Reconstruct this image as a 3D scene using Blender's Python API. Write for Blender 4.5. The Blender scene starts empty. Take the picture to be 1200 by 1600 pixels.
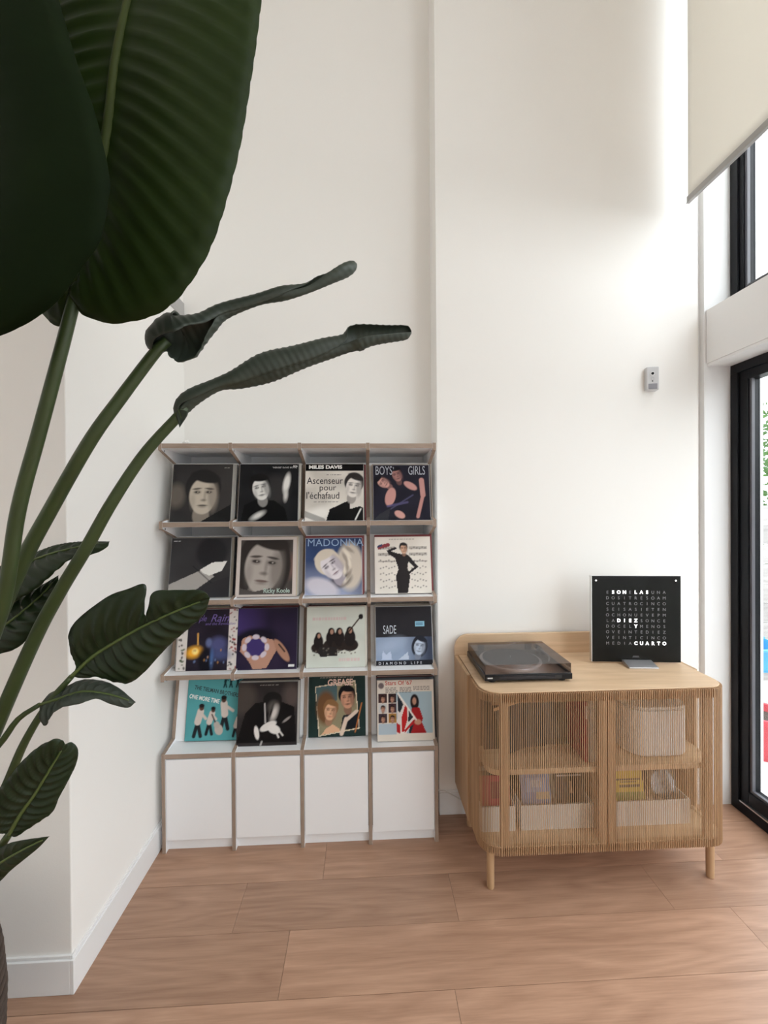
import bpy, bmesh, math, random
import numpy as np
from mathutils import Vector, Matrix, Euler

# ------------------------------------------------------------------ camera, world, light, exposure
SC = bpy.context.scene
COL = SC.collection
EYE = 1.71
F_PX = 650.0
YAW, PITCH, ROLL = math.radians(2.65), math.radians(-0.36), math.radians(0.42)
FW = Vector((math.sin(YAW) * math.cos(PITCH), math.cos(YAW) * math.cos(PITCH), math.sin(PITCH)))
_rt = Vector((math.cos(YAW), -math.sin(YAW), 0))
_up = _rt.cross(FW)
RT = _rt * math.cos(ROLL) - _up * math.sin(ROLL)
UP = _rt * math.sin(ROLL) + _up * math.cos(ROLL)
cam_d = bpy.data.cameras.new('camera')
cam = bpy.data.objects.new('camera', cam_d)
COL.objects.link(cam)
M = Matrix((RT, UP, -FW)).transposed().to_4x4()
M.translation = (0, 0, EYE)
cam.matrix_world = M
cam_d.sensor_fit = 'HORIZONTAL'
cam_d.sensor_width = 36
cam_d.lens = 36 * F_PX / 1200
cam_d.clip_start = 0.02
SC.camera = cam

world = bpy.data.worlds.new('overcast_sky')
SC.world = world
world.use_nodes = True
_bg = world.node_tree.nodes['Background']
_bg.inputs['Color'].default_value = (.925, .96, 1.0, 1)
_bg.inputs['Strength'].default_value = 5.2
SC.view_settings.view_transform = 'Standard'
SC.view_settings.look = 'None'
SC.view_settings.gamma = 1
SC.view_settings.use_curve_mapping = False
SC.view_settings.exposure = 0.12
SC.cycles.max_bounces = 12
SC.cycles.diffuse_bounces = 8
SC.cycles.transparent_max_bounces = 24
SC.cycles.transmission_bounces = 8
SC.cycles.sample_clamp_indirect = 8.0


def portal(name, x, y0, y1, z0, z1):
    l = bpy.data.lights.new(name, 'AREA')
    l.shape = 'RECTANGLE'
    l.size = z1 - z0
    l.size_y = y1 - y0
    l.cycles.is_portal = True
    o = bpy.data.objects.new(name, l)
    COL.objects.link(o)
    o.location = (x, (y0 + y1) / 2, (z0 + z1) / 2)
    o.rotation_euler = (0, math.radians(90), 0)


portal('window_daylight_portal', 2.24, -2.5, 2.2, 0.05, 2.5)
portal('upper_window_daylight_portal', 2.24, -2.5, 2.2, 2.84, 5.1)

rnd = random.Random(4)


def at(px, py, Y):
    d = FW * F_PX + RT * (px - 600) - UP * (py - 800)
    return Vector((0, 0, EYE)) + d * (Y / d.y)


# ------------------------------------------------------------------ helpers
def obj(name, bm, m, parent=None, bevel=0.0, smooth=False):
    me = bpy.data.meshes.new(name)
    bm.to_mesh(me)
    bm.free()
    for x in (m if isinstance(m, (list, tuple)) else [m]):
        me.materials.append(x)
    if smooth:
        for p in me.polygons:
            p.use_smooth = True
    o = bpy.data.objects.new(name, me)
    COL.objects.link(o)
    if parent is not None:
        o.parent = parent
    if bevel:
        b = o.modifiers.new('bevel', 'BEVEL')
        b.width = bevel
        b.segments = 2
        b.limit_method = 'ANGLE'
    return o


def from_mesh(name, me, parent=None):
    o = bpy.data.objects.new(name, me)
    COL.objects.link(o)
    if parent is not None:
        o.parent = parent
    return o


def tag(o, label, cat, group=None):
    o['label'] = label
    o['category'] = cat
    if group:
        o['group'] = group
    return o


def struct(o, label=None):
    o['kind'] = 'structure'
    if label:
        o['label'] = label
    return o


def thing(name, label, cat, loc=(0, 0, 0), rz=0, group=None):
    o = bpy.data.objects.new(name, None)
    o.empty_display_size = 0.05
    COL.objects.link(o)
    o.location = loc
    o.rotation_euler = (0, 0, rz)
    return tag(o, label, cat, group)


def box(bm, x0, x1, y0, y1, z0, z1, mi=0):
    v = [bm.verts.new(p) for p in ((x0, y0, z0), (x1, y0, z0), (x1, y1, z0), (x0, y1, z0),
                                   (x0, y0, z1), (x1, y0, z1), (x1, y1, z1), (x0, y1, z1))]
    for f in ((0, 3, 2, 1), (4, 5, 6, 7), (0, 1, 5, 4), (1, 2, 6, 5), (2, 3, 7, 6), (3, 0, 4, 7)):
        bm.faces.new([v[i] for i in f]).material_index = mi
    return bm


def bx(*a):
    return box(bmesh.new(), *a)


def prism(bm, pts, axis, a0, a1, mi_side=0, mi_cap=0):
    """polygon in the plane normal to axis ('x': (y,z), 'z': (x,y), 'y': (x,z))"""
    def P(p, a):
        return {'x': (a, p[0], p[1]), 'y': (p[0], a, p[1]), 'z': (p[0], p[1], a)}[axis]
    A = [bm.verts.new(P(p, a0)) for p in pts]
    B = [bm.verts.new(P(p, a1)) for p in pts]
    n = len(pts)
    for i in range(n):
        j = (i + 1) % n
        bm.faces.new((A[i], A[j], B[j], B[i])).material_index = mi_side
    bm.faces.new(A[::-1]).material_index = mi_cap
    bm.faces.new(B).material_index = mi_cap
    bmesh.ops.recalc_face_normals(bm, faces=bm.faces[:])
    return bm


def lathe(bm, prof, c=(0, 0, 0), seg=32):
    rings = []
    for r, z in prof:
        if r < 1e-5:
            rings.append([bm.verts.new((c[0], c[1], c[2] + z))])
        else:
            rings.append([bm.verts.new((c[0] + r * math.cos(2 * math.pi * k / seg), c[1] + r * math.sin(2 * math.pi * k / seg), c[2] + z)) for k in range(seg)])
    for a, b in zip(rings, rings[1:]):
        for k in range(seg):
            j = (k + 1) % seg
            if len(a) == 1 and len(b) == 1:
                continue
            if len(a) == 1:
                bm.faces.new((a[0], b[j], b[k]))
            elif len(b) == 1:
                bm.faces.new((a[k], a[j], b[0]))
            else:
                bm.faces.new((a[k], a[j], b[j], b[k]))
    bmesh.ops.recalc_face_normals(bm, faces=bm.faces[:])
    return bm


def spline(pts, n):
    """Catmull-Rom through pts (any dimension), n samples evenly by chord length"""
    P = np.array([list(p) for p in pts], float)
    if len(P) == 2:
        t = np.linspace(0, 1, n)[:, None]
        return P[0] * (1 - t) + P[1] * t
    Q = np.vstack([2 * P[0] - P[1], P, 2 * P[-1] - P[-2]])
    out = []
    for i in range(1, len(Q) - 2):
        t = np.linspace(0, 1, 24, endpoint=False)[:, None]
        a, b, c, d = Q[i - 1], Q[i], Q[i + 1], Q[i + 2]
        out.append(0.5 * ((2 * b) + (c - a) * t + (2 * a - 5 * b + 4 * c - d) * t ** 2 + (3 * b - a - 3 * c + d) * t ** 3))
    out = np.vstack(out + [P[-1:]])
    L = np.concatenate([[0], np.cumsum(np.linalg.norm(np.diff(out[:, :3], axis=0), axis=1))])
    s = np.linspace(0, L[-1], n)
    return np.stack([np.interp(s, L, out[:, k]) for k in range(out.shape[1])], 1)


def tube(bm, pts, radii, seg=10, n=None, cap=True):
    n = n or max(6, len(pts) * 5)
    S = spline([list(p) + [r] for p, r in zip(pts, radii)], n)
    rings = []
    ref = Vector((0.31, -0.85, 0.42))
    for i in range(n):
        T = Vector(S[min(i + 1, n - 1)][:3] - S[max(i - 1, 0)][:3]).normalized()
        A = (ref - T * ref.dot(T)).normalized()
        B = T.cross(A)
        c = Vector(S[i][:3])
        r = S[i][3]
        rings.append([bm.verts.new(c + (A * math.cos(2 * math.pi * k / seg) + B * math.sin(2 * math.pi * k / seg)) * r) for k in range(seg)])
    for a, b in zip(rings, rings[1:]):
        for k in range(seg):
            j = (k + 1) % seg
            bm.faces.new((a[k], a[j], b[j], b[k]))
    if cap:
        bm.faces.new(rings[0][::-1])
        bm.faces.new(rings[-1])
    return bm


def text_mesh(name, s, size, m, parent, loc, rot=(math.pi / 2, 0, 0), bold=0.0, sx=1.0, spacing=1.0, align='LEFT', extrude=0.0002, shear=0.0):
    cu = bpy.data.curves.new(name, 'FONT')
    cu.body = s
    cu.size = size
    cu.align_x = align
    cu.offset = bold
    cu.extrude = extrude
    cu.space_character = spacing
    cu.shear = shear
    cu.resolution_u = 3
    t = bpy.data.objects.new(name + '_tmp', cu)
    COL.objects.link(t)
    dg = bpy.context.evaluated_depsgraph_get()
    me = bpy.data.meshes.new_from_object(t.evaluated_get(dg))
    bpy.data.objects.remove(t)
    me.name = name
    me.materials.clear()
    me.materials.append(m)
    o = from_mesh(name, me, parent)
    o.location = loc
    o.rotation_euler = rot
    o.scale = (sx, 1, 1)
    return o


# ------------------------------------------------------------------ materials
def nodes(name):
    m = bpy.data.materials.new(name)
    m.use_nodes = True
    nt = m.node_tree
    return m, nt, nt.nodes['Principled BSDF']


def mat(name, col, rough=0.5, metal=0.0, spec=0.5, noise=0.0, nscale=20.0, bump=0.0, bscale=200.0, emit=None, estr=0.0):
    m, nt, p = nodes(name)
    p.inputs['Base Color'].default_value = (*col, 1)
    p.inputs['Roughness'].default_value = rough
    p.inputs['Metallic'].default_value = metal
    p.inputs['Specular IOR Level'].default_value = spec
    if noise:
        tc = nt.nodes.new('ShaderNodeTexCoord')
        nz = nt.nodes.new('ShaderNodeTexNoise')
        nz.inputs['Scale'].default_value = nscale
        nz.inputs['Detail'].default_value = 6
        nt.links.new(tc.outputs['Object'], nz.inputs['Vector'])
        mx = nt.nodes.new('ShaderNodeMix')
        mx.data_type = 'RGBA'
        mx.inputs[6].default_value = (*[c * (1 - noise) for c in col], 1)
        mx.inputs[7].default_value = (*[min(1, c * (1 + noise)) for c in col], 1)
        nt.links.new(nz.outputs['Fac'], mx.inputs[0])
        nt.links.new(mx.outputs[2], p.inputs['Base Color'])
    if bump:
        tc = nt.nodes.new('ShaderNodeTexCoord')
        nz = nt.nodes.new('ShaderNodeTexNoise')
        nz.inputs['Scale'].default_value = bscale
        nz.inputs['Detail'].default_value = 3
        nt.links.new(tc.outputs['Object'], nz.inputs['Vector'])
        b = nt.nodes.new('ShaderNodeBump')
        b.inputs['Strength'].default_value = bump
        b.inputs['Distance'].default_value = 0.002
        nt.links.new(nz.outputs['Fac'], b.inputs['Height'])
        nt.links.new(b.outputs['Normal'], p.inputs['Normal'])
    if emit:
        p.inputs['Emission Color'].default_value = (*emit, 1)
        p.inputs['Emission Strength'].default_value = estr
    return m


def wood(name, dark, light, rough=0.5, axis=0, scale=1.0, rand=0.0, cathedral=0.35, bump=0.08):
    """straight grain running along one object axis"""
    m, nt, p = nodes(name)
    N, Lk = nt.nodes, nt.links
    tc = N.new('ShaderNodeTexCoord')
    oi = N.new('ShaderNodeObjectInfo')
    add = N.new('ShaderNodeVectorMath')
    add.operation = 'ADD'
    sc = N.new('ShaderNodeVectorMath')
    sc.operation = 'SCALE'
    cmb = N.new('ShaderNodeCombineXYZ')
    for k in range(3):
        Lk.new(oi.outputs['Random'], cmb.inputs[k])
    Lk.new(cmb.outputs[0], sc.inputs[0])
    sc.inputs['Scale'].default_value = 37.0
    Lk.new(tc.outputs['Object'], add.inputs[0])
    Lk.new(sc.outputs[0], add.inputs[1])
    mp = N.new('ShaderNodeMapping')
    s = [14.0 * scale] * 3
    s[axis] = 0.9 * scale
    mp.inputs['Scale'].default_value = s
    Lk.new(add.outputs[0], mp.inputs['Vector'])
    n1 = N.new('ShaderNodeTexNoise')
    n1.inputs['Scale'].default_value = 1.0
    n1.inputs['Detail'].default_value = 8
    n1.inputs['Roughness'].default_value = 0.65
    n1.inputs['Distortion'].default_value = 0.6
    Lk.new(mp.outputs[0], n1.inputs['Vector'])
    mp2 = N.new('ShaderNodeMapping')
    s2 = [90.0 * scale] * 3
    s2[axis] = 4.0 * scale
    mp2.inputs['Scale'].default_value = s2
    Lk.new(add.outputs[0], mp2.inputs['Vector'])
    n2 = N.new('ShaderNodeTexNoise')
    n2.inputs['Scale'].default_value = 1.0
    n2.inputs['Detail'].default_value = 4
    Lk.new(mp2.outputs[0], n2.inputs['Vector'])
    mp3 = N.new('ShaderNodeMapping')
    s3 = [4.2 * scale] * 3
    s3[axis] = 0.55 * scale
    mp3.inputs['Scale'].default_value = s3
    Lk.new(add.outputs[0], mp3.inputs['Vector'])
    n3 = N.new('ShaderNodeTexNoise')
    n3.inputs['Scale'].default_value = 1.0
    n3.inputs['Detail'].default_value = 1
    Lk.new(mp3.outputs[0], n3.inputs['Vector'])
    mul = N.new('ShaderNodeMath')
    mul.operation = 'MULTIPLY'
    mul.inputs[1].default_value = 14
    Lk.new(n3.outputs['Fac'], mul.inputs[0])
    fr = N.new('ShaderNodeMath')
    fr.operation = 'PINGPONG'
    fr.inputs[1].default_value = 1.0
    Lk.new(mul.outputs[0], fr.inputs[0])
    mixa = N.new('ShaderNodeMix')
    mixa.inputs[0].default_value = cathedral
    Lk.new(n1.outputs['Fac'], mixa.inputs[2])
    Lk.new(fr.outputs[0], mixa.inputs[3])
    mixb = N.new('ShaderNodeMix')
    mixb.inputs[0].default_value = 0.3
    Lk.new(mixa.outputs[0], mixb.inputs[2])
    Lk.new(n2.outputs['Fac'], mixb.inputs[3])
    ramp = N.new('ShaderNodeValToRGB')
    ramp.color_ramp.elements[0].position = 0.28
    ramp.color_ramp.elements[0].color = (*dark, 1)
    ramp.color_ramp.elements[1].position = 0.72
    ramp.color_ramp.elements[1].color = (*light, 1)
    Lk.new(mixb.outputs[0], ramp.inputs['Fac'])
    out = ramp.outputs['Color']
    if rand:
        hs = N.new('ShaderNodeHueSaturation')
        mr = N.new('ShaderNodeMapRange')
        mr.inputs['To Min'].default_value = 1 - rand
        mr.inputs['To Max'].default_value = 1 + rand
        Lk.new(oi.outputs['Random'], mr.inputs['Value'])
        Lk.new(mr.outputs['Result'], hs.inputs['Value'])
        Lk.new(out, hs.inputs['Color'])
        out = hs.outputs['Color']
    Lk.new(out, p.inputs['Base Color'])
    p.inputs['Roughness'].default_value = rough
    b = N.new('ShaderNodeBump')
    b.inputs['Strength'].default_value = bump
    b.inputs['Distance'].default_value = 0.002
    Lk.new(mixb.outputs[0], b.inputs['Height'])
    Lk.new(b.outputs['Normal'], p.inputs['Normal'])
    return m


def glassy(name, tint, gloss=0.06, rough=0.02):
    """thin transparent sheet: light passes straight, a small share reflects"""
    m = bpy.data.materials.new(name)
    m.use_nodes = True
    nt = m.node_tree
    nt.nodes.remove(nt.nodes['Principled BSDF'])
    t = nt.nodes.new('ShaderNodeBsdfTransparent')
    t.inputs['Color'].default_value = (*tint, 1)
    g = nt.nodes.new('ShaderNodeBsdfGlossy')
    g.inputs['Roughness'].default_value = rough
    mx = nt.nodes.new('ShaderNodeMixShader')
    mx.inputs[0].default_value = gloss
    nt.links.new(t.outputs[0], mx.inputs[1])
    nt.links.new(g.outputs[0], mx.inputs[2])
    nt.links.new(mx.outputs[0], nt.nodes['Material Output'].inputs['Surface'])
    return m


def leafmat(name, col, trans, tw=0.25, rough=0.38, spec=.3):
    m, nt, p = nodes(name)
    tc = nt.nodes.new('ShaderNodeTexCoord')
    nz = nt.nodes.new('ShaderNodeTexNoise')
    nz.inputs['Scale'].default_value = 9
    nz.inputs['Detail'].default_value = 5
    nt.links.new(tc.outputs['Object'], nz.inputs['Vector'])
    mx = nt.nodes.new('ShaderNodeMix')
    mx.data_type = 'RGBA'
    mx.inputs[6].default_value = (*[c * .7 for c in col], 1)
    mx.inputs[7].default_value = (*[c * 1.3 for c in col], 1)
    nt.links.new(nz.outputs['Fac'], mx.inputs[0])
    nt.links.new(mx.outputs[2], p.inputs['Base Color'])
    p.inputs['Roughness'].default_value = rough
    p.inputs['Specular IOR Level'].default_value = spec
    t = nt.nodes.new('ShaderNodeBsdfTranslucent')
    t.inputs['Color'].default_value = (*trans, 1)
    ms = nt.nodes.new('ShaderNodeMixShader')
    ms.inputs[0].default_value = tw
    nt.links.new(p.outputs[0], ms.inputs[1])
    nt.links.new(t.outputs[0], ms.inputs[2])
    nt.links.new(ms.outputs[0], nt.nodes['Material Output'].inputs['Surface'])
    return m


WALL = mat('wall_paint', (.89, .872, .842), .75, spec=.25, bump=.12, bscale=260)
CEIL = mat('ceiling_paint', (.88, .87, .85), .8, spec=.2)
TRIM = mat('trim_paint', (.84, .84, .84), .45, spec=.35)
FLOOR_GAP = mat('floor_joint', (.07, .045, .03), .8)
OAKFLOOR = wood('oak_floor', (.295, .163, .104), (.50, .305, .206), .34, axis=0, scale=2.1, rand=.12, cathedral=.2, bump=.06)
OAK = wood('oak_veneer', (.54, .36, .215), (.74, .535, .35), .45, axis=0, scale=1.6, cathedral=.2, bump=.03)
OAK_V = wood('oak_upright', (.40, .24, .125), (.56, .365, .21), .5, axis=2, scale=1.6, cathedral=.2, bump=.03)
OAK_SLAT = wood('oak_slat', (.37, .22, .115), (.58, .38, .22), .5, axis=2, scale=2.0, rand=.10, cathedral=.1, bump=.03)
LAM = mat('white_laminate', (.88, .885, .90), .4, spec=.4)
PLY = wood('ply_edge', (.26, .185, .14), (.41, .315, .25), .6, axis=0, scale=5.0, cathedral=.1, bump=.05)
PLY_V = wood('ply_edge_upright', (.26, .185, .14), (.41, .315, .25), .6, axis=2, scale=5.0, cathedral=.1, bump=.05)
BLACKFRAME = mat('black_window_frame', (.008, .0085, .011), .35, spec=.18, bump=.03, bscale=500)
BEAD = mat('grey_seal', (.10, .10, .115), .4)
ALU = mat('aluminium', (.55, .55, .56), .3, metal=1.0)
GLASS = glassy('window_glass', (.985, .992, .99), .03)
BLACKPLASTIC = mat('black_plastic', (.010, .010, .012), .3, spec=.25)
SATINBLACK = mat('satin_black', (.02, .02, .022), .5)
SMOKE = glassy('smoked_acrylic', (.74, .725, .735), .14)
CLEAR = glassy('clear_plastic', (.93, .94, .95))
WHITEPLASTIC = mat('white_plastic', (.74, .74, .74), .4)
GREYPLASTIC = mat('grey_plastic', (.42, .42, .43), .45)
WHITECARD = mat('white_card', (.80, .78, .75), .6)

# ------------------------------------------------------------------ the room
XL, YN = -1.055, 1.525         # left wall plane and near corner
YB, YR = 2.50, 2.31            # back wall: recessed left bay, right part
XS = 0.405                     # step between them
CZ = 5.3

floor = struct(obj('floor', bx(-2.7, 2.12, -3.0, 2.6, -0.2, -0.004), FLOOR_GAP), 'oak plank floor')
ROWY = [2.6, 2.395, 2.16, 1.925, 1.698, 1.457]
while ROWY[-1] > -3:
    ROWY.append(ROWY[-1] - .236)
JO = {0: [-1.9, .9], 1: [-1.4, 1.1], 2: [-2.4, -.207, 1.72], 3: [-2.5, -.55, .378, 1.305], 4: [-2.2, -.316, 1.545],
      5: [-1.7, .307, 2.0]}
for r in range(len(ROWY) - 1):
    y1, y0 = ROWY[r], ROWY[r + 1]
    j = JO.get(r)
    if j is None:
        a = -2.7 + rnd.uniform(.4, 1.8)
        j = [a + 1.9 * k for k in range(4) if a + 1.9 * k < 2.0]
    xs = [-2.7] + [v for v in j if -2.6 < v < 2.1] + [2.12]
    for a, b in zip(xs, xs[1:]):
        bm = bx(-(b - a) / 2 + .0006, (b - a) / 2 - .0006, -(y1 - y0) / 2 + .0007, (y1 - y0) / 2 - .0007, -.004, 0)
        p = obj('plank', bm, OAKFLOOR, floor)
        p.location = ((a + b) / 2, (y0 + y1) / 2, rnd.uniform(-.0004, .0002))

struct(obj('ceiling', bx(-2.7, 2.3, -3.0, 2.8, CZ, CZ + .2), CEIL), 'white ceiling')
struct(obj('wall_left', bx(-2.7, XL, YN, 2.8, 0, CZ), WALL, bevel=.004), 'white wall corner behind the plant')
struct(obj('wall_back', bx(XL, XS, YB, 2.8, 0, CZ), WALL), 'off white wall bay behind the record shelf')
struct(obj('wall_back_right', bx(XS, 1.922, YR, 2.8, 0, CZ), WALL, bevel=.003), 'white wall behind the sideboard')
struct(obj('wall_reveal', box(bx(1.922, 2.29, 2.325, 2.8, 0, CZ), 1.94, 2.29, 2.29, 2.325, 0, CZ), TRIM), 'white window reveal panel')
struct(obj('wall_far_left', bx(-2.9, -2.7, -3.2, 2.8, 0, CZ), WALL), 'white side wall')
struct(obj('wall_rear', bx(-2.7, 2.3, -3.2, -3.0, 0, CZ), WALL), 'white rear wall')
struct(obj('wall_right', box(bx(1.95, 2.29, -3.0, -2.6, 0, CZ), 1.95, 2.29, -2.6, 2.29, 5.12, CZ), WALL), 'window wall')
# transom beam between lower and upper windows
struct(obj('trim_1', box(bx(1.951, 2.10, -2.6, 2.289, 2.527, 2.83), 1.957, 2.10, -2.6, 2.289, 2.512, 2.527), TRIM, bevel=.002), 'white transom beam across the window wall')
# grey band high on the left wall
struct(obj('trim_2', bx(XL, XL + .006, YN, YB, 2.835, 2.925), mat('grey_band', (.42, .41, .40), .6)), 'grey band high on the left wall')


def baseboard(name, x0, x1, y0, y1, horizontal):
    bm = bx(x0, x1, y0, y1, 0, .122)
    if horizontal == 'x':
        box(bm, x0, x1, y0 + .006, y1, .122, .134)
    else:
        box(bm, x0, x1 - .006, y0 + .006, y1, .122, .134)
    return struct(obj(name, bm, TRIM, bevel=.002), 'white baseboard')


baseboard('baseboard_left', XL, XL + .014, YN - .014, YB, 'y')
baseboard('baseboard_front', -2.7, XL, YN - .014, YN, 'x')
baseboard('baseboard_back', XS, 1.922, YR - .014, YR, 'x')


# ------------------------------------------------------------------ windows
def window(name, label, z0, z1, low):
    w = bpy.data.objects.new(name, None)
    COL.objects.link(w)
    w.location = (2.09, -2.6, z0)
    struct(w, label)
    H = z1 - z0

    def part(n, b, m, bev=.002):
        bm = bmesh.new()
        for q in b:
            box(bm, *q)
        return obj(n, bm, m, w, bevel=bev)
    L = 4.885
    part('outer_frame', [(0, .09, 0, L, 0, .06), (0, .09, 0, L, H - .05, H), (0, .09, L - .045, L, .06, H - .05), (0, .09, 0, .045, .06, H - .05)], BLACKFRAME)
    ys = [L - .045, 3.25, 1.65, .045]
    for i in range(3):
        a, b = ys[i + 1], ys[i]
        sash_b = .075 if low else .03
        zb, zt = .06, H - .05
        st = .05 if low else .025
        part('sash', [(.012, .085, b - st, b, zb, zt), (.012, .085, a, a + st, zb, zt),
                      (.012, .085, a + st, b - st, zb, zb + sash_b), (.012, .085, a + st, b - st, zt - st, zt)], BLACKFRAME)
        part('glazing_bead', [(.022, .04, b - st - .014, b - st, zb + sash_b, zt - st), (.022, .04, a + st, a + st + .014, zb + sash_b, zt - st),
                              (.022, .04, a + st + .014, b - st - .014, zb + sash_b, zb + sash_b + .014)], BEAD, .001)
        part('pane', [(.05, .056, a + st, b - st, zb + sash_b, zt - st)], GLASS, 0)
        part('pane', [(.072, .078, a + st, b - st, zb + sash_b, zt - st)], GLASS, 0)
        if low:
            part('weather_strip', [(-.002, .012, a + .01, b - .01, .058, .066)], ALU, 0)
    return w


window('window_1', 'black framed floor to ceiling glass door', 0.0, 2.512, True)
window('window_2', 'black framed upper window above the transom', 2.83, 5.12, False)

# roller shade hanging in front of the upper window
m, nt, p = nodes('shade_fabric')
p.inputs['Base Color'].default_value = (.74, .715, .67, 1)
p.inputs['Roughness'].default_value = .85
p.inputs['Specular IOR Level'].default_value = .1
_t = nt.nodes.new('ShaderNodeBsdfTranslucent')
_t.inputs['Color'].default_value = (.86, .82, .755, 1)
_ms = nt.nodes.new('ShaderNodeMixShader')
_ms.inputs[0].default_value = .42
_tc = nt.nodes.new('ShaderNodeTexCoord')
_nz = nt.nodes.new('ShaderNodeTexNoise')
_nz.inputs['Scale'].default_value = 700
_b = nt.nodes.new('ShaderNodeBump')
_b.inputs['Strength'].default_value = .25
_b.inputs['Distance'].default_value = .001
nt.links.new(_tc.outputs['Object'], _nz.inputs['Vector'])
nt.links.new(_nz.outputs['Fac'], _b.inputs['Height'])
nt.links.new(_b.outputs['Normal'], p.inputs['Normal'])
nt.links.new(p.outputs[0], _ms.inputs[1])
nt.links.new(_t.outputs[0], _ms.inputs[2])
nt.links.new(_ms.outputs[0], nt.nodes['Material Output'].inputs['Surface'])
SHADE = m
sh = thing('roller_shade', 'beige fabric roller shade hanging half down over the upper window', 'window shade', (1.78, 2.207, 3.372))
bm = bmesh.new()
NY, NZ = 60, 30
grid = {}
for i in range(NY + 1):
    for k in range(NZ + 1):
        y = -1.95 * i / NY
        z = .036 + 1.75 * k / NZ
        dx = .010 * math.sin(1.7 * y + 2.3 * z) * math.sin(2.9 * z + .8 * y) * min(1, (z - .036) * 3) * min(1, -y * 4)
        grid[i, k] = bm.verts.new((dx, y, z))
for i in range(NY):
    for k in range(NZ):
        bm.faces.new((grid[i, k], grid[i + 1, k], grid[i + 1, k + 1], grid[i, k + 1]))
fab = obj('fabric', bm, SHADE, sh, smooth=True)
fab.modifiers.new('thickness', 'SOLIDIFY').thickness = .0008
obj('bottom_bar', box(bx(-.008, .008, -1.95, 0, 0.004, .036), -.010, .010, -1.954, .004, 0, .004), mat('shade_bar_grey', (.40, .39, .38), .4, metal=.3), sh, bevel=.002)
bm = bmesh.new()
tube(bm, [(0, -1.95, 1.80), (0, 0, 1.80)], [.03, .03], 20, 3)
obj('roller_tube', bm, GREYPLASTIC, sh, smooth=True)

# ------------------------------------------------------------------ outside
struct(obj('patio_ground', bx(2.29, 14, -14, 14, -.25, -.06), mat('patio_paving', (.56, .55, .54), .8, noise=.15, nscale=6)), 'grey paved patio outside')
fence = thing('garden_fence', 'weathered grey board fence seen through the glass door', 'fence', (2.4, 3.9, -.06))
FW_M = wood('weathered_board', (.30, .28, .27), (.50, .48, .46), .8, axis=0, scale=1.5, rand=.15, cathedral=.2)
for k in range(9):
    bm = bx(0, 3.1, 0, .022, 0, .185)
    o = obj('fence_board', bm, FW_M, fence)
    o.location = (0, .004 * (k % 2), .06 + k * .192)
for k in range(4):
    o = obj('fence_post', bx(-.045, .045, .03, .12, 0, 1.8), FW_M, fence)
    o.location = (.1 + k * .97, 0, 0)
LEAF_OUT = [leafmat('shrub_leaf_%d' % i, c, (c[0] * 2, c[1] * 2, c[2]), .35, .5) for i, c in enumerate([(.10, .17, .035), (.16, .22, .04), (.05, .11, .04)])]


def shrub(loc, w, h, n, label, mi):
    t = thing('garden_shrub', label, 'shrub', loc, group='shrubs behind the fence')
    bm = bmesh.new()
    for _ in range(n):
        a, z, r = rnd.uniform(0, 6.28), rnd.uniform(.15, 1), rnd.random() ** .5
        rr = w * r * math.sin(math.pi * (.25 + .7 * z) * .95) ** .5 if z < 1 else 0
        c = Vector((rr * math.cos(a), rr * math.sin(a), z * h))
        q = Euler((rnd.uniform(0, 6), rnd.uniform(0, 6), rnd.uniform(0, 6))).to_matrix()
        s = rnd.uniform(.03, .07)
        vs = [bm.verts.new(c + q @ Vector(v) * s) for v in ((0, -1, 0), (.5, 0, .1), (0, 1.2, 0), (-.5, 0, .1))]
        bm.faces.new(vs)
    f = obj('foliage', bm, LEAF_OUT[mi], t)
    f['kind'] = 'stuff'
    bm = bmesh.new()
    for k in range(5):
        a = k * 1.3
        tube(bm, [(0, 0, 0), (.1 * w * math.cos(a), .1 * w * math.sin(a), h * .3), (.5 * w * math.cos(a), .5 * w * math.sin(a), h * .8)], [.025, .02, .006], 6, 6)
    obj('stem', bm, mat('bark', (.16, .12, .09), .9), t)


shrub((3.05, 5.2, -.06), .8, 2.9, 2600, 'yellow green garden shrub rising directly behind the fence', 1)
shrub((5.0, 5.6, -.06), .85, 3.2, 2600, 'dark green garden shrub farther along behind the fence', 2)
shrub((7.2, 5.7, -.06), .85, 2.6, 2000, 'mid green garden shrub at the far end of the fence', 0)
fence = thing('garden_fence', 'tall grey board fence running along the far side of the patio', 'fence', (5.6, -6.0, -.06))  # side fence added to keep low skylight out of the lower window
for k in range(11):
    o = obj('fence_board', bx(0, .022, 0, 9.8, 0, .185), FW_M, fence)
    o.location = (.004 * (k % 2), 0, .06 + k * .192)
for k in range(6):
    o = obj('fence_post', bx(.03, .12, -.045, .045, 0, 2.2), FW_M, fence)
    o.location = (0, .1 + k * 1.9, 0)
hedge = thing('light_blocking_hedge', 'tall dark green hedge standing behind the patio side fence', 'hedge', (6.2, -6.0, -.06))  # hedge added to dim the lower window, its height set for light balance
bm = bmesh.new()
for _ in range(9000):
    f_ = rnd.random()
    c = Vector((rnd.uniform(0, .5), rnd.uniform(0, 9.9), rnd.uniform(.1, 2.45))) if f_ < .8 else Vector((rnd.uniform(0, .9), rnd.uniform(0, 9.9), 2.4 + rnd.uniform(-.1, .15)))
    if f_ < .8:
        c.x = .05 + .04 * math.sin(c.y * 3) + rnd.uniform(-.02, .08)
    q = Euler((rnd.uniform(0, 6), rnd.uniform(0, 6), rnd.uniform(0, 6))).to_matrix()
    sz = rnd.uniform(.04, .08)
    bm.faces.new([bm.verts.new(c + q @ Vector(v) * sz) for v in ((0, -1, 0), (.5, 0, .1), (0, 1.2, 0), (-.5, 0, .1))])
o = obj('foliage', bm, LEAF_OUT[2], hedge)
o['kind'] = 'stuff'
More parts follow.
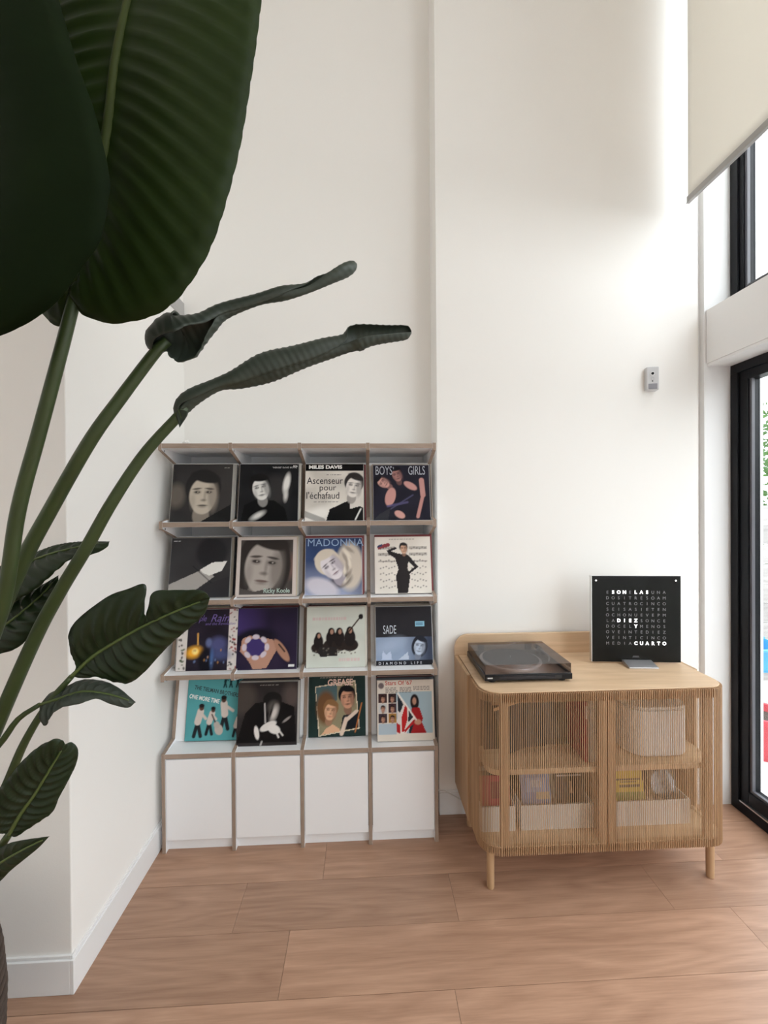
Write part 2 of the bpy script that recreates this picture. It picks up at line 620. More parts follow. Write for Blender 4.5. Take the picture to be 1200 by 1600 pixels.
obj('branch_core', bx(.1, .85, .05, 9.85, 0, 2.35), mat('hedge_core', (.03, .045, .02), .9, noise=.5, nscale=15), hedge, bevel=.1)
t = thing('storage_crate', 'light blue plastic crate on a bench outside the glass door', 'crate', (3.10, 3.25, .415))
obj('crate_body', box(box(box(box(bx(-.3, .3, -.16, .16, 0, .01), -.3, .3, -.16, -.15, .01, .17), -.3, .3, .15, .16, .01, .17), -.3, -.29, -.15, .15, .01, .17), .29, .3, -.15, .15, .01, .17), mat('blue_plastic', (.05, .33, .60), .4), t, bevel=.004)
obj('rim', box(bx(-.315, .315, -.175, -.15, .165, .18), -.315, .315, .15, .175, .165, .18), mat('blue_plastic_rim', (.10, .42, .66), .4), t)
t = thing('garden_bench', 'grey slatted bench outside carrying a blue crate', 'bench', (3.2, 3.3, -.06))
for k in range(4):
    o = obj('seat_slat', bx(-.6, .6, -.04, .04, .445, .475), FW_M, t)
    o.location = (0, -.15 + .1 * k, 0)
for sx in (-.5, .5):
    for sy in (-.14, .14):
        o = obj('leg', bx(-.03, .03, -.03, .03, 0, .445), FW_M, t)
        o.location = (sx, sy, 0)
t = thing('red_planter', 'round red planter on the patio beyond the glass door', 'planter', (2.83, 2.86, -.06))
bm = lathe(bmesh.new(), [(0, 0), (.13, 0), (.17, .26), (.185, .26), (.185, .30), (.16, .30), (.15, .24), (0, .24)])
obj('pot', bm, mat('red_glaze', (.55, .05, .07), .35), t)
obj('soil', lathe(bmesh.new(), [(0, .262), (.155, .25), (.1, .242), (0, .242)]), mat('soil_outside', (.05, .035, .025), .9), t)

# ------------------------------------------------------------------ record shelf
SX = [-1.012, -.668, -.326, .018, .357]       # divider centre lines
TH = .018
NOSE = [2.045, 1.653, 1.263, .890, .497]      # top of each shelf at the front edge
YF = 2.112
shelf = thing('record_shelf', 'white laminate and plywood record display shelf with four tiers and cupboard base', 'shelf', (0, YF, 0))


def profile():
    pts = [(0, 0), (0, NOSE[4])]
    for k in (4, 3, 2, 1):
        z0, z1 = NOSE[k], NOSE[k - 1]
        pts += [(.112, z0 + .018), (.172, z1 - .088), (0, z1 - .032), (0, z1 + .004)]
    pts += [(.375, NOSE[0] + .004), (.375, 0)]
    return pts


bm = bmesh.new()
prism(bm, [(.0045 * math.cos(k * math.pi / 4), .0045 * math.sin(k * math.pi / 4)) for k in range(8)], 'x', -.0003, .0003)
hole_me = bpy.data.meshes.new('connector_hole')
bm.to_mesh(hole_me)
bm.free()
hole_me.materials.append(SATINBLACK)
for i, x in enumerate(SX):
    bm = prism(bmesh.new(), profile(), 'x', x - TH / 2, x + TH / 2, 1, 0)
    obj('divider', bm, [LAM, PLY_V], shelf, bevel=.0008)
    # dark connector holes near each nose
    for z in NOSE[:4]:
        for sd, e in ((-1, 0), (1, 4)):
            if i == e:
                continue
            h = from_mesh('connector_hole', hole_me, shelf)
            h.location = (x + sd * (TH / 2 + .0003), .028, z - .034)
for c in range(4):
    x0, x1 = SX[c] + TH / 2, SX[c + 1] - TH / 2
    for k, z in enumerate(NOSE):
        bm = bx(x0, x1, 0, .36, z - .024, z)
        for f in bm.faces:
            if f.normal.y < -.5 or abs(f.calc_center_median().y) < 1e-4:
                f.material_index = 1
        obj('shelf_board', bm, [LAM, PLY], shelf, bevel=.0008)
    for k in (4, 3, 2, 1):
        z0, z1 = NOSE[k], NOSE[k - 1]
        a, b = (.116, z0 + .001), (.176, z1 - .080)
        bm = prism(bmesh.new(), [a, b, (b[0] + .012, b[1]), (a[0] + .012, a[1])], 'x', x0, x1)
        obj('back_panel', bm, LAM, shelf)
    bm = bx(x0, x1, .355, .367, .06, NOSE[0] - .024)
    obj('rear_panel', bm, LAM, shelf)
    bm = bx(x0 + .0025, x1 - .0025, .002, .020, .064, NOSE[4] - .030)
    obj('door', bm, LAM, shelf, bevel=.0012)
obj('plinth', bx(SX[0] + TH / 2, SX[4] - TH / 2, .030, .046, 0, .066), LAM, shelf)

# ------------------------------------------------------------------ record covers (flat print as vertex colours)
NP = 80
U, V = np.meshgrid(np.linspace(0, 1, NP), np.linspace(0, 1, NP), indexing='xy')   # V up
_noise_rng = np.random.RandomState(3)


def blur_noise(n):
    a = _noise_rng.rand(n, n)
    i = np.linspace(0, n - 1.001, NP)
    k = i.astype(int)
    f = i - k
    r = a[:, k] * (1 - f) + a[:, k + 1] * f
    return r[k] * (1 - f)[:, None] + r[k + 1] * f[:, None]


def srgb(c):
    c = np.array(c, float) / 255
    return np.where(c <= .04045, c / 12.92, ((c + .055) / 1.055) ** 2.4)


class Art:
    def __init__(s, c, n=.0):
        s.a = np.ones((NP, NP, 3)) * srgb(c)
        if n:
            s.a *= (1 + n * (blur_noise(7) - .5) * 2)[..., None]

    def put(s, mask, c, al=1.0):
        mk = (np.clip(mask, 0, 1) * al)[..., None]
        s.a = s.a * (1 - mk) + srgb(c) * mk
        return s

    def ell(s, x, y, rx, ry, c, rot=0, al=1.0, soft=1.0):
        t = math.radians(rot)
        dx, dy = U - x, V - y
        a, b = dx * math.cos(t) + dy * math.sin(t), -dx * math.sin(t) + dy * math.cos(t)
        d = np.sqrt((a / rx) ** 2 + (b / ry) ** 2)
        return s.put((1 - d) * min(rx, ry) * NP / soft + .5, c, al)

    def poly(s, pts, c, al=1.0):
        ins = np.zeros((NP, NP), bool)
        n = len(pts)
        for i in range(n):
            x0, y0 = pts[i]
            x1, y1 = pts[(i + 1) % n]
            if y0 == y1:
                continue
            cr = ((y0 > V) != (y1 > V)) & (U < (x1 - x0) * (V - y0) / (y1 - y0) + x0)
            ins ^= cr
        return s.put(ins.astype(float), c, al)

    def rect(s, x0, y0, x1, y1, c, al=1.0):
        return s.put(((U >= x0) & (U <= x1) & (V >= y0) & (V <= y1)).astype(float), c, al)

    def line(s, x0, y0, x1, y1, w, c, al=1.0):
        dx, dy = x1 - x0, y1 - y0
        t = np.clip(((U - x0) * dx + (V - y0) * dy) / (dx * dx + dy * dy), 0, 1)
        d = np.hypot(U - x0 - t * dx, V - y0 - t * dy)
        return s.put((w - d) * NP + .5, c, al)

    def grad(s, c, k, al=1.0):
        return s.put(np.clip(k, 0, 1), c, al)

    def face(s, x, y, r, skin, dark, hair, rot=0, lip=None, hairdown=0.0, shade=None):
        t = math.radians(rot)
        sf = max(1.0, r * 6)
        shade = shade or tuple(int(a * .6 + b * .4) for a, b in zip(skin, dark))

        def q(a, b):
            return x + (a * math.cos(t) - b * math.sin(t)) * r, y + (a * math.sin(t) + b * math.cos(t)) * r
        if hairdown:
            s.ell(*q(0, .15 - hairdown * .4), 1.0 * r, (1.1 + hairdown * .5) * r, hair, rot, 1, sf)
        s.ell(*q(-.05, -1.1), .42 * r, .55 * r, shade, rot, .9, sf)
        s.ell(*q(0, .38), .9 * r, .95 * r, hair, rot, 1, sf)
        s.ell(*q(0, -.05), .68 * r, .92 * r, skin, rot, 1, sf)
        s.ell(*q(0, -.55), .5 * r, .48 * r, skin, rot, 1, sf)
        s.ell(*q(.52, -.1), .26 * r, .75 * r, shade, rot, .75, sf * 2.5)
        s.ell(*q(-.5, -.35), .14 * r, .4 * r, shade, rot, .4, sf * 2)
        s.ell(*q(.1, .92), .75 * r, .3 * r, hair, rot - 12, 1, sf)
        for e in (-1, 1):
            s.ell(*q(.29 * e, .12), .19 * r, .12 * r, shade, rot, .7, sf)
            s.ell(*q(.29 * e, .12), .14 * r, .055 * r, dark, rot, .95, 1)
            s.ell(*q(.29 * e + .03, .125), .035 * r, .03 * r, skin, rot, .8, 1)
            s.ell(*q(.31 * e, .30), .22 * r, .045 * r, dark, rot - 6 * e, .85, 1)
        s.ell(*q(.1, -.08), .06 * r, .26 * r, shade, rot, .6, sf)
        s.ell(*q(.04, -.3), .13 * r, .06 * r, dark, rot, .55, sf)
        s.ell(*q(0, -.58), .24 * r, .045 * r, lip or dark, rot, .9, 1)
        s.ell(*q(0, -.66), .17 * r, .05 * r, shade, rot, .7, sf)
        return s

    def words(s, x0, x1, y, c, al=.8, h=.013):
        x = x0
        r = random.Random(int(x0 * 977 + y * 1313))
        while x < x1 - .015:
            w = r.uniform(.02, .06)
            s.rect(x, y, min(x + w, x1), y + h, c, al)
            x += w + .014
        return s

    def person(s, x, y, h, skin, top, leg, hair, lean=0.0):
        w = h * .13
        s.line(x, y + h * .45, x - w * .8, y, w * .45, leg)
        s.line(x, y + h * .45, x + w * .9, y, w * .45, leg)
        s.line(x + lean * h, y + h * .78, x, y + h * .45, w * .85, top)
        s.line(x + lean * h, y + h * .74, x + w * 2.0, y + h * .55, w * .35, top)
        s.ell(x + lean * h * 1.3, y + h * .9, w * .62, w * .75, skin)
        s.ell(x + lean * h * 1.3, y + h * .96, w * .68, w * .5, hair)
        return s


ATTR, _nt, _p = nodes('printed_cover')
_va = _nt.nodes.new('ShaderNodeVertexColor')
_va.layer_name = 'print'
_nt.links.new(_va.outputs['Color'], _p.inputs['Base Color'])
_p.inputs['Roughness'].default_value = .38
_p.inputs['Specular IOR Level'].default_value = .12

TILT = math.radians(11)
SLEEVE = {}


def sleeve_mat(c):
    k = tuple(c)
    if k not in SLEEVE:
        SLEEVE[k] = mat('sleeve_card_%d_%d_%d' % k, tuple(float(v) for v in srgb(c)), .5)
    return SLEEVE[k]


TXT = {}


def ink(c, rough=.5):
    k = tuple(c)
    if k not in TXT:
        TXT[k] = mat('ink_%d_%d_%d' % k, tuple(float(v) for v in srgb(c)), rough)
    return TXT[k]


W = .309


def sleeve(x, yb, z, art, edge, label, w=W, h=None, roll=0.0, tilt=TILT, texts=(), group='record sleeves shown face out on the shelf'):
    h = h or w
    o = obj('record_sleeve', bx(-w / 2, w / 2, 0, .0055, 0, h), sleeve_mat(edge), bevel=.0008)
    o.location = (x, yb, z)
    o.rotation_euler = Euler((-tilt, roll, 0))
    tag(o, label, 'record', group)
    n = NP
    vs = [((i / (n - 1) - .5) * w * .985, -.0006, (.0075 + .985 * j / (n - 1)) * h) for j in range(n) for i in range(n)]
    fs = [(j * n + i, j * n + i + 1, (j + 1) * n + i + 1, (j + 1) * n + i) for j in range(n - 1) for i in range(n - 1)]
    me = bpy.data.meshes.new('cover_print')
    me.from_pydata(vs, [], fs)
    ca = me.color_attributes.new('print', 'FLOAT_COLOR', 'POINT')
    buf = np.ones((n * n, 4), np.float32)
    buf[:, :3] = np.clip(art.a.reshape(-1, 3) ** 1.12 * 1.06, 0, 1)
    ca.data.foreach_set('color', buf.ravel())
    me.materials.append(ATTR)
    from_mesh('cover_print', me, o)
    for t in texts:
        s, tx, ty, size, c = t[:5]
        kw = t[5] if len(t) > 5 else {}
        kw = dict(kw)
        rot = kw.pop('rot', 0)
        text_mesh('title_lettering', s, size, ink(c), o, ((tx - .5) * w, -.0012, ty * h), (math.pi / 2, -math.radians(rot), 0), **kw)
    return o


COLN = ['first', 'second', 'third', 'fourth']
ROWN = ['top row', 'second row', 'third row', 'bottom row']
EDGEN = ['cream', 'black', 'dark red', 'light grey', 'slate', 'buff', 'black', 'taupe']
ORD = ['first', 'second', 'third', 'fourth', 'fifth', 'sixth']
EDGES = [(226, 220, 208), (40, 38, 38), (120, 40, 44), (190, 186, 180), (70, 74, 84), (208, 196, 168), (30, 30, 34), (150, 140, 128)]


def pack(r, c, x, yfront, yback, z, n=6):
    for k in range(n):
        f = (k + 1) / (n + .3)
        e = EDGES[rnd.randrange(len(EDGES))]
        o = obj('record_sleeve', bx(-W / 2, W / 2, 0, .0042, 0, W), sleeve_mat(e), bevel=.0006)
        o.location = (x + rnd.uniform(-.002, .011), yfront + .007 + (yback - yfront - .012) * f, z)
        o.rotation_euler = (-TILT, 0, 0)
        tag(o, '%s edged record sleeve, %s one behind the %s cover of the %s' % (EDGEN[EDGES.index(e)], ORD[k], COLN[c], ROWN[r]), 'record',
            'sleeves packed behind the %s %s cover' % (COLN[c], ROWN[r]))


XC = {}
ZR = [NOSE[1] - .002, NOSE[2] + .003, NOSE[3] + .001, NOSE[4] + .001]
YBK = YF + .116
# ---- top row
A = Art((62, 60, 60), .2).ell(.08, .45, .14, .2, (120, 112, 104), 0, .8, 8).grad((84, 80, 78), (U - .5) * .8)
A.face(.52, .47, .33, (196, 186, 172), (44, 40, 40), (48, 46, 46), shade=(150, 140, 130)).words(.86, .95, .93, (170, 168, 162)).poly([(.5, 0), (1, 0), (1, .3), (.7, .12)], (38, 37, 38))
sleeve(-.838, YF + .045, ZR[0], A, (186, 182, 174), 'grey record cover with a large pale face in half shadow, top row')
pack(0, 0, -.838, YF + .045, YBK, ZR[0])
A = Art((40, 40, 42), .25).ell(.6, .55, .25, .25, (70, 68, 68), 0, .7, 10)
A.poly([(.05, 0), (.1, .28), (.3, .38), (.6, .36), (.78, .22), (.84, 0)], (22, 22, 23))
A.face(.36, .57, .2, (224, 222, 218), (40, 38, 38), (36, 34, 34), 14, shade=(150, 148, 146)).ell(.8, .66, .055, .17, (226, 224, 220), -10, 1, 3).ell(.79, .45, .035, .1, (206, 204, 200), -4, 1, 3).ell(.33, .1, .12, .045, (214, 212, 208), 30, 1, 4)
sleeve(-.498, YF + .047, ZR[0], A, (172, 170, 168), 'black and white record cover with a dark jacketed bust and pale raised shape, top row',
       texts=[('"HEROES" DAVID BOWIE', .55, .92, .0115, (225, 225, 225)), ('RCA', .9, .945, .011, (230, 230, 230), dict(bold=.0006))])
pack(0, 1, -.498, YF + .047, YBK, ZR[0])
A = Art((214, 208, 200), .18).rect(0, .885, 1, 1, (20, 19, 20)).ell(.2, .1, .25, .12, (238, 234, 228), 20, .8, 8)
A.line(.0, .12, .3, .0, .05, (60, 58, 58), .5).poly([(.36, 0), (.42, .2), (.72, .34), (1, .22), (1, 0)], (28, 27, 28))
A.poly([(.76, .2), (.94, .25), (.94, .42), (.78, .42)], (214, 208, 202)).face(.83, .6, .19, (226, 220, 214), (46, 42, 42), (58, 54, 54), -8, shade=(160, 154, 150)).line(.86, .02, .95, .2, .012, (230, 228, 224)).words(.36, .62, .80, (110, 104, 104)).words(.15, .58, .32, (110, 104, 104))
sleeve(-.158, YF + .055, ZR[0], A, (178, 172, 166), 'white record cover with serif film title beside a woman, black band on top',
       texts=[('MILES DAVIS', .06, .915, .025, (240, 238, 234), dict(bold=.0012, sx=1.28)), ('Ascenseur', .03, .645, .052, (44, 40, 48), dict(sx=.86)),
              ('pour', .24, .53, .046, (44, 40, 48)), ("l'échafaud", .02, .385, .052, (44, 40, 48), dict(sx=.86))])
pack(0, 2, -.158, YF + .055, YBK, ZR[0], 5)
A = Art((42, 40, 52), .2).face(.42, .82, .12, (170, 128, 122), (40, 32, 40), (34, 32, 40), 20).face(.17, .68, .12, (206, 160, 150), (50, 36, 44), (36, 34, 42), 60)
A.ell(.3, .42, .09, .17, (196, 150, 144), -15).ell(.66, .62, .13, .06, (196, 150, 144), -30).line(.86, .72, .88, .45, .045, (190, 146, 140)).line(.88, .45, .78, .06, .03, (188, 142, 136))
A.line(.25, .25, .6, .32, .02, (96, 92, 128), .8).line(.3, .2, .7, .45, .012, (92, 90, 120), .8).ell(.46, .1, .1, .06, (204, 158, 150), -30).poly([(0, 0), (.12, .12), (.3, .22), (.25, 0)], (58, 60, 66))
sleeve(.196, YF + .06, ZR[0], A, (150, 146, 150), 'dark violet record cover lettered BOYS and GIRLS, top row right end', w=.303,
       texts=[('BOYS', .04, .82, .068, (176, 180, 190), dict(sx=.56)), ('GIRLS', .62, .82, .068, (176, 180, 190), dict(sx=.54)), ("'", .35, .84, .05, (150, 150, 165))])
pack(0, 3, .196, YF + .06, YBK, ZR[0], 4)
# ---- second row
A = Art((66, 65, 67), .12).poly([(0, 0), (0, .22), (.62, .5), (.74, .34), (.3, .02)], (172, 168, 164)).poly([(.42, 0), (.6, .22), (1, .34), (1, 0)], (58, 57, 60))
A.ell(.68, .75, .26, .26, (44, 43, 46), 0, .9, 6).poly([(.5, .46), (.7, .58), (.94, .6), (.86, .44), (.66, .36), (.56, .4)], (230, 228, 224)).line(.38, .52, .7, .24, .006, (30, 30, 32)).words(.03, .15, .94, (225, 225, 225))
sleeve(-.850, YF + .045, ZR[1], A, (150, 148, 146), 'grey record cover with a pale shape lying across a light beam')
pack(1, 0, -.850, YF + .045, YBK, ZR[1])
A = Art((84, 78, 76), .3).ell(.85, .5, .16, .2, (140, 112, 104), 0, .6, 10)
A.face(.45, .52, .46, (178, 170, 164), (56, 50, 48), (60, 55, 53), -6, (104, 84, 80), .5)
A.poly([(.0, .0), (.0, .16), (.3, .08), (.6, .14), (.8, 0)], (92, 86, 84))
A.rect(0, 0, .055, 1, (206, 196, 190)).rect(.945, 0, 1, 1, (206, 196, 190)).rect(0, 0, 1, .035, (206, 196, 190)).rect(0, .955, 1, 1, (206, 196, 190))
for k in range(7):
    A.rect(.6 - .01 * (k % 3), .33 - .025 * k, .9, .338 - .025 * k, (150, 144, 140))
sleeve(-.512, YF + .045, ZR[1], A, (196, 178, 172), 'white bordered record cover with a close grey portrait and pale green name',
       texts=[('Ricky Koole', .46, .065, .032, (176, 196, 186), dict(bold=.0006, sx=.86))])
pack(1, 1, -.512, YF + .045, YBK, ZR[1])
A = Art((64, 82, 120), .2).grad((176, 182, 206), (.5 - V) * 1.4 + .15).grad((40, 46, 66), (U - .68) * 1.6)
A.ell(.78, .5, .24, .42, (206, 196, 184), 0, 1, 5).ell(.62, .25, .2, .12, (70, 64, 66), 20, .8, 5).ell(.3, .12, .3, .16, (206, 202, 212), -20, 1, 5)
A.face(.45, .5, .25, (224, 218, 222), (70, 60, 66), (214, 204, 190), 38, (120, 80, 96), shade=(176, 168, 178))
for k in range(9):
    A.ell(.7 + .03 * (k % 3) * 3 * .4, .2 + .075 * k, .1, .03, (236, 228, 214) if k % 2 else (150, 138, 128), 40 + 13 * k, .7, 2)
sleeve(-.165, YF + .055, ZR[1], A, (196, 196, 204), 'blue record cover with blonde tilted head and wide pale name on top', w=.300,
       texts=[('MADONNA', .03, .855, .055, (150, 176, 208), dict(sx=1.0, spacing=1.05))])
pack(1, 2, -.165, YF + .055, YBK, ZR[1], 5)
A = Art((226, 220, 212), .05)
for k in range(7):
    y = .82 - .115 * k
    for q in range(4):
        A.rect(.06, y - .012 * q, .36, y - .012 * q + .004, (170, 164, 158), .8).rect(.62, y - .012 * q, .94, y - .012 * q + .004, (170, 164, 158), .8)
    for q in range(6):
        A.ell(.1 + .05 * q, y - .02 + .015 * ((q * 7 + k) % 3 - 1), .012, .01, (110, 104, 100)).ell(.66 + .05 * q, y - .02 + .015 * ((q * 5 + k) % 3 - 1), .012, .01, (110, 104, 100))
A.poly([(.04, .84), (.06, .78), (.28, .84), (.26, .9)], (150, 74, 80)).poly([(.04, .84), (.05, .81), (.14, .84), (.13, .88)], (70, 76, 110))
A.poly([(.4, .0), (.37, .3), (.42, .42), (.36, .62), (.24, .7), (.21, .76), (.38, .82), (.4, .79), (.29, .745), (.43, .7), (.6, .68), (.78, .46), (.62, .34), (.6, .375), (.7, .455), (.6, .56), (.58, .44), (.63, .3), (.58, .0)], (52, 48, 50))
A.words(.26, .72, .955, (120, 112, 108)).face(.52, .79, .085, (214, 176, 152), (60, 40, 36), (50, 46, 48), 6)
sleeve(.200, YF + .06, ZR[1] + .002, A, (222, 214, 206), 'cream record cover with sheet music and a figure in a long black dress', w=.300)
pack(1, 3, .200, YF + .06, YBK, ZR[1] + .002, 4)
# ---- third row
A = Art((48, 42, 54), .3)
A.rect(0, 0, .155, 1, (216, 210, 206)).rect(.845, 0, 1, 1, (216, 210, 206)).ell(.68, .42, .14, .12, (92, 96, 140), 0, .9, 8).ell(.72, .25, .16, .08, (86, 96, 140), 0, .8, 8)
for k in range(60):
    x = rnd.uniform(.01, .14) + (.85 if k % 2 else 0)
    A.ell(x, rnd.random(), rnd.uniform(.008, .02), rnd.uniform(.008, .03), [(70, 62, 60), (150, 60, 60), (88, 104, 74), (40, 38, 40)][k % 4], rnd.uniform(0, 180), .9)
A.ell(.28, .3, .13, .09, (236, 176, 62), 15, 1, 6).ell(.3, .31, .05, .05, (252, 230, 150), 0, 1, 3).line(.33, .6, .34, .42, .012, (220, 170, 96)).ell(.48, .16, .12, .2, (24, 24, 34), 0, .9, 4).ell(.52, .45, .05, .07, (110, 120, 160), 0, .9, 3).ell(.58, .2, .03, .14, (90, 120, 170), 0, .8, 3)
for k in range(14):
    A.ell(rnd.uniform(.2, .8), rnd.uniform(.05, .4), .012, .02, (120, 140, 180) if k % 2 else (200, 150, 90), 0, .7)
sleeve(-.816, YF + .048, ZR[2], A, (180, 172, 168), 'record cover with white floral side borders and glowing violet night scene',
       texts=[('Rain', .52, .79, .055, (112, 92, 160), dict(shear=.35)), ('and the Revolution', .44, .735, .02, (112, 92, 160), dict(shear=.3)), ('Purple', .19, .80, .044, (112, 92, 160), dict(shear=.35, sx=.72))])
pack(2, 0, -.816, YF + .048, YBK, ZR[2])
A = Art((50, 42, 64), .25).grad((86, 70, 132), (.55 - U) * 1.3 * (V > .55)).ell(.3, .52, .34, .15, (34, 30, 44), 5, 1, 6)
A.poly([(.05, .3), (.08, .5), (.2, .55), (.6, .48), (.66, .3), (.5, .02), (.28, .0), (.2, .14)], (186, 146, 128)).ell(.31, .36, .16, .15, (74, 62, 116)).ell(.75, .3, .07, .22, (176, 136, 116), 35).line(.7, .4, .8, .28, .012, (30, 26, 30))
for a in range(0, 360, 45):
    A.ell(.31 + .19 * math.cos(math.radians(a)), .36 + .17 * math.sin(math.radians(a)), .06, .04, (206, 196, 206), a + 90)
A.rect(.87, .035, .97, .065, (220, 220, 220))
sleeve(-.512, YF + .046, ZR[2], A, (84, 78, 100), 'purple record cover with an abstract ring shape in skin tones, third row')
pack(2, 1, -.512, YF + .046, YBK, ZR[2])
A = Art((202, 206, 198), .06).ell(.5, .35, .42, .12, (214, 214, 206), 0, .7, 6)
for x, y, s in ((.2, .3, .34), (.42, .34, .38), (.56, .34, .38), (.74, .34, .4)):
    A.ell(x, y + .02, s * .36, s * .26, (52, 44, 42)).ell(x, y + s * .35, s * .24, s * .36, (44, 38, 38)).ell(x, y + s * .64, s * .15, s * .18, (36, 32, 32)).ell(x + .008, y + s * .64, s * .075, s * .11, (176, 140, 122))
A.words(.1, .7, .78, (206, 178, 180), .7, .05).words(.55, .9, .1, (212, 184, 184), .7, .045).poly([(.19, .24), (.21, .33), (.53, .33), (.53, .19), (.24, .17)], (50, 46, 46)).line(.72, .58, .95, .86, .012, (70, 54, 46)).ell(.93, .83, .04, .045, (46, 40, 40))
for k in range(20):
    A.ell(.1 + rnd.random() * .75, .2 + rnd.random() * .12, .014, .012, (120, 116, 106) if k % 3 else (60, 56, 54))
sleeve(-.156, YF + .05, ZR[2], A, (190, 186, 176), 'pale green record cover with four seated musicians in dark clothes')
pack(2, 2, -.156, YF + .05, YBK, ZR[2], 5)
A = Art((52, 51, 56), .12).rect(0, .085, 1, .475, (150, 166, 190)).grad((70, 78, 98), ((U - .52) * 2.2 + .1) * (V < .475) * (V > .085)).ell(.25, .34, .22, .1, (176, 190, 212), 20, .6, 10)
A.face(.77, .31, .14, (190, 202, 220), (52, 54, 66), (46, 48, 58), -10, (80, 84, 104), .4).poly([(.1, .1), (.12, .25), (.18, .18), (.26, .24), (.28, .1)], (190, 202, 222)).poly([(.4, .1), (.56, .22), (.58, .1)], (190, 200, 216)).rect(0, 0, 1, .085, (46, 46, 52))
A.rect(.7, .655, .865, .745, (150, 196, 216)).rect(.72, .70, .84, .715, (70, 100, 130)).rect(.72, .672, .84, .685, (70, 100, 130))
sleeve(.203, YF + .055, ZR[2], A, (196, 196, 198), 'dark record cover with blue tinted portrait strip and blue price sticker', w=.304,
       texts=[('SADE', .135, .535, .062, (205, 214, 226), dict(sx=.48)), ('DIAMOND LIFE', .05, .022, .019, (214, 218, 226), dict(spacing=1.95))])
pack(2, 3, .203, YF + .055, YBK, ZR[2], 4)
# ---- bottom row
A = Art((98, 168, 172), .06)
for x, y, h, ln in ((.2, .07, .52, .08), (.4, .1, .44, .1), (.66, .18, .54, -.04), (.86, .06, .36, .1)):
    A.person(x, y, h, (92, 66, 56), (214, 202, 194), (44, 46, 50), (40, 36, 36), ln)
A.ell(.57, .17, .07, .09, (196, 186, 178), 20).ell(.53, .25, .05, .06, (190, 180, 172), 20).line(.5, .3, .44, .42, .012, (90, 70, 60))
for x in (.64, .74, .86):
    A.person(x, .87, .2, (50, 74, 74), (34, 62, 64), (30, 56, 58), (34, 60, 60), .05)
sleeve(-.800, YBK - .012, ZR[3] + .004, A, (64, 120, 122), 'teal record cover with a band in white jackets, bottom row left end', w=.306, roll=.006,
       texts=[('THE TIELMAN BROTHERS', .11, .845, .0285, (34, 60, 62), dict(rot=-11, bold=.0005, sx=.74)), ('ONE MORE TIME', .03, .70, .030, (236, 240, 238), dict(rot=-11, bold=.0007, sx=.72))])
A = Art((58, 54, 54), .25).words(.36, .7, .955, (160, 154, 150)).ell(.1, .75, .2, .25, (98, 88, 82), 0, .6, 10).ell(.9, .78, .14, .2, (112, 98, 94), 0, .6, 10)
A.poly([(.0, .05), (.12, .5), (.3, .68), (.7, .7), (.95, .6), (1, .05)], (28, 26, 27)).ell(.58, .72, .16, .13, (36, 33, 33))
A.ell(.6, .6, .09, .1, (110, 104, 100), -12, .8, 6).ell(.61, .5, .055, .12, (206, 200, 196), -20, 1, 5).ell(.56, .52, .02, .12, (40, 36, 36), -16, 1, 2).ell(.52, .3, .15, .06, (222, 218, 214), 25).ell(.62, .25, .11, .07, (226, 222, 218), -20).ell(.33, .2, .04, .11, (224, 220, 216), 12).ell(.83, .4, .08, .02, (160, 154, 150), 35).line(.45, .66, .47, .36, .012, (190, 186, 184)).line(.66, .2, .7, .12, .014, (220, 216, 212)).line(.71, .22, .77, .15, .013, (216, 212, 208)).line(.4, .0, .42, .06, .014, (190, 186, 184))
sleeve(-.515, YF + .047, ZR[3], A, (70, 66, 66), 'dark brown and black record cover with a shadowed singer and pale hands')
pack(3, 1, -.515, YF + .047, YBK, ZR[3], 6)
A = Art((44, 62, 60), .15).words(.2, .8, .975, (176, 166, 156))
A.poly([(.105, .84), (.83, .93), (.90, .115), (.175, .005)], (226, 212, 190)).poly([(.12, .825), (.815, .912), (.885, .13), (.19, .022)], (150, 142, 116))
A.poly([(.12, .825), (.5, .87), (.5, .6), (.14, .5)], (88, 112, 116)).ell(.3, .48, .17, .28, (120, 88, 60), 0, 1, 5).face(.38, .42, .15, (222, 178, 146), (84, 54, 44), (142, 108, 74), -8, (196, 92, 84)).poly([(.22, .03), (.3, .13), (.42, .2), (.53, .13), (.56, .08)], (222, 180, 148))
A.poly([(.56, .1), (.6, .34), (.88, .4), (.885, .13), (.7, .105)], (36, 40, 46)).face(.68, .63, .17, (206, 158, 132), (44, 32, 30), (26, 26, 30), 6).line(.58, .04, .66, .28, .035, (222, 202, 186)).line(.66, .26, .84, .4, .03, (222, 202, 186)).line(.82, .06, .94, .54, .01, (196, 128, 78))
sleeve(-.156, YBK - .012, ZR[3] + .004, A, (38, 54, 52), 'dark green record cover with a tilted framed couple, bottom row', w=.305, roll=-.004,
       texts=[('GREASE', .33, .845, .046, (228, 196, 182), dict(bold=.0014, sx=.86))])
A = Art((218, 210, 200), .05).rect(.34, .115, .97, .80, (168, 188, 198)).rect(.02, .11, .34, .28, (178, 192, 202))
for i in range(2):
    for j in range(3):
        x, y = .1 + .165 * i, .7 - .165 * j
        A.rect(x - .075, y - .075, x + .072, y + .075, [(72, 50, 52), (60, 46, 50), (196, 196, 196), (76, 54, 62), (70, 58, 66), (168, 130, 76)][i + 2 * j])
        A.face(x, y - .01, .045, (206, 160, 138), (60, 40, 38), (44, 32, 32))
A.ell(.66, .63, .078, .13, (40, 34, 36)).ell(.655, .645, .035, .06, (186, 146, 126))
A.poly([(.56, .115), (.6, .42), (.6, .53), (.74, .54), (.8, .36), (.78, .3), (.86, .115)], (164, 42, 46)).ell(.71, .3, .06, .045, (196, 150, 128))
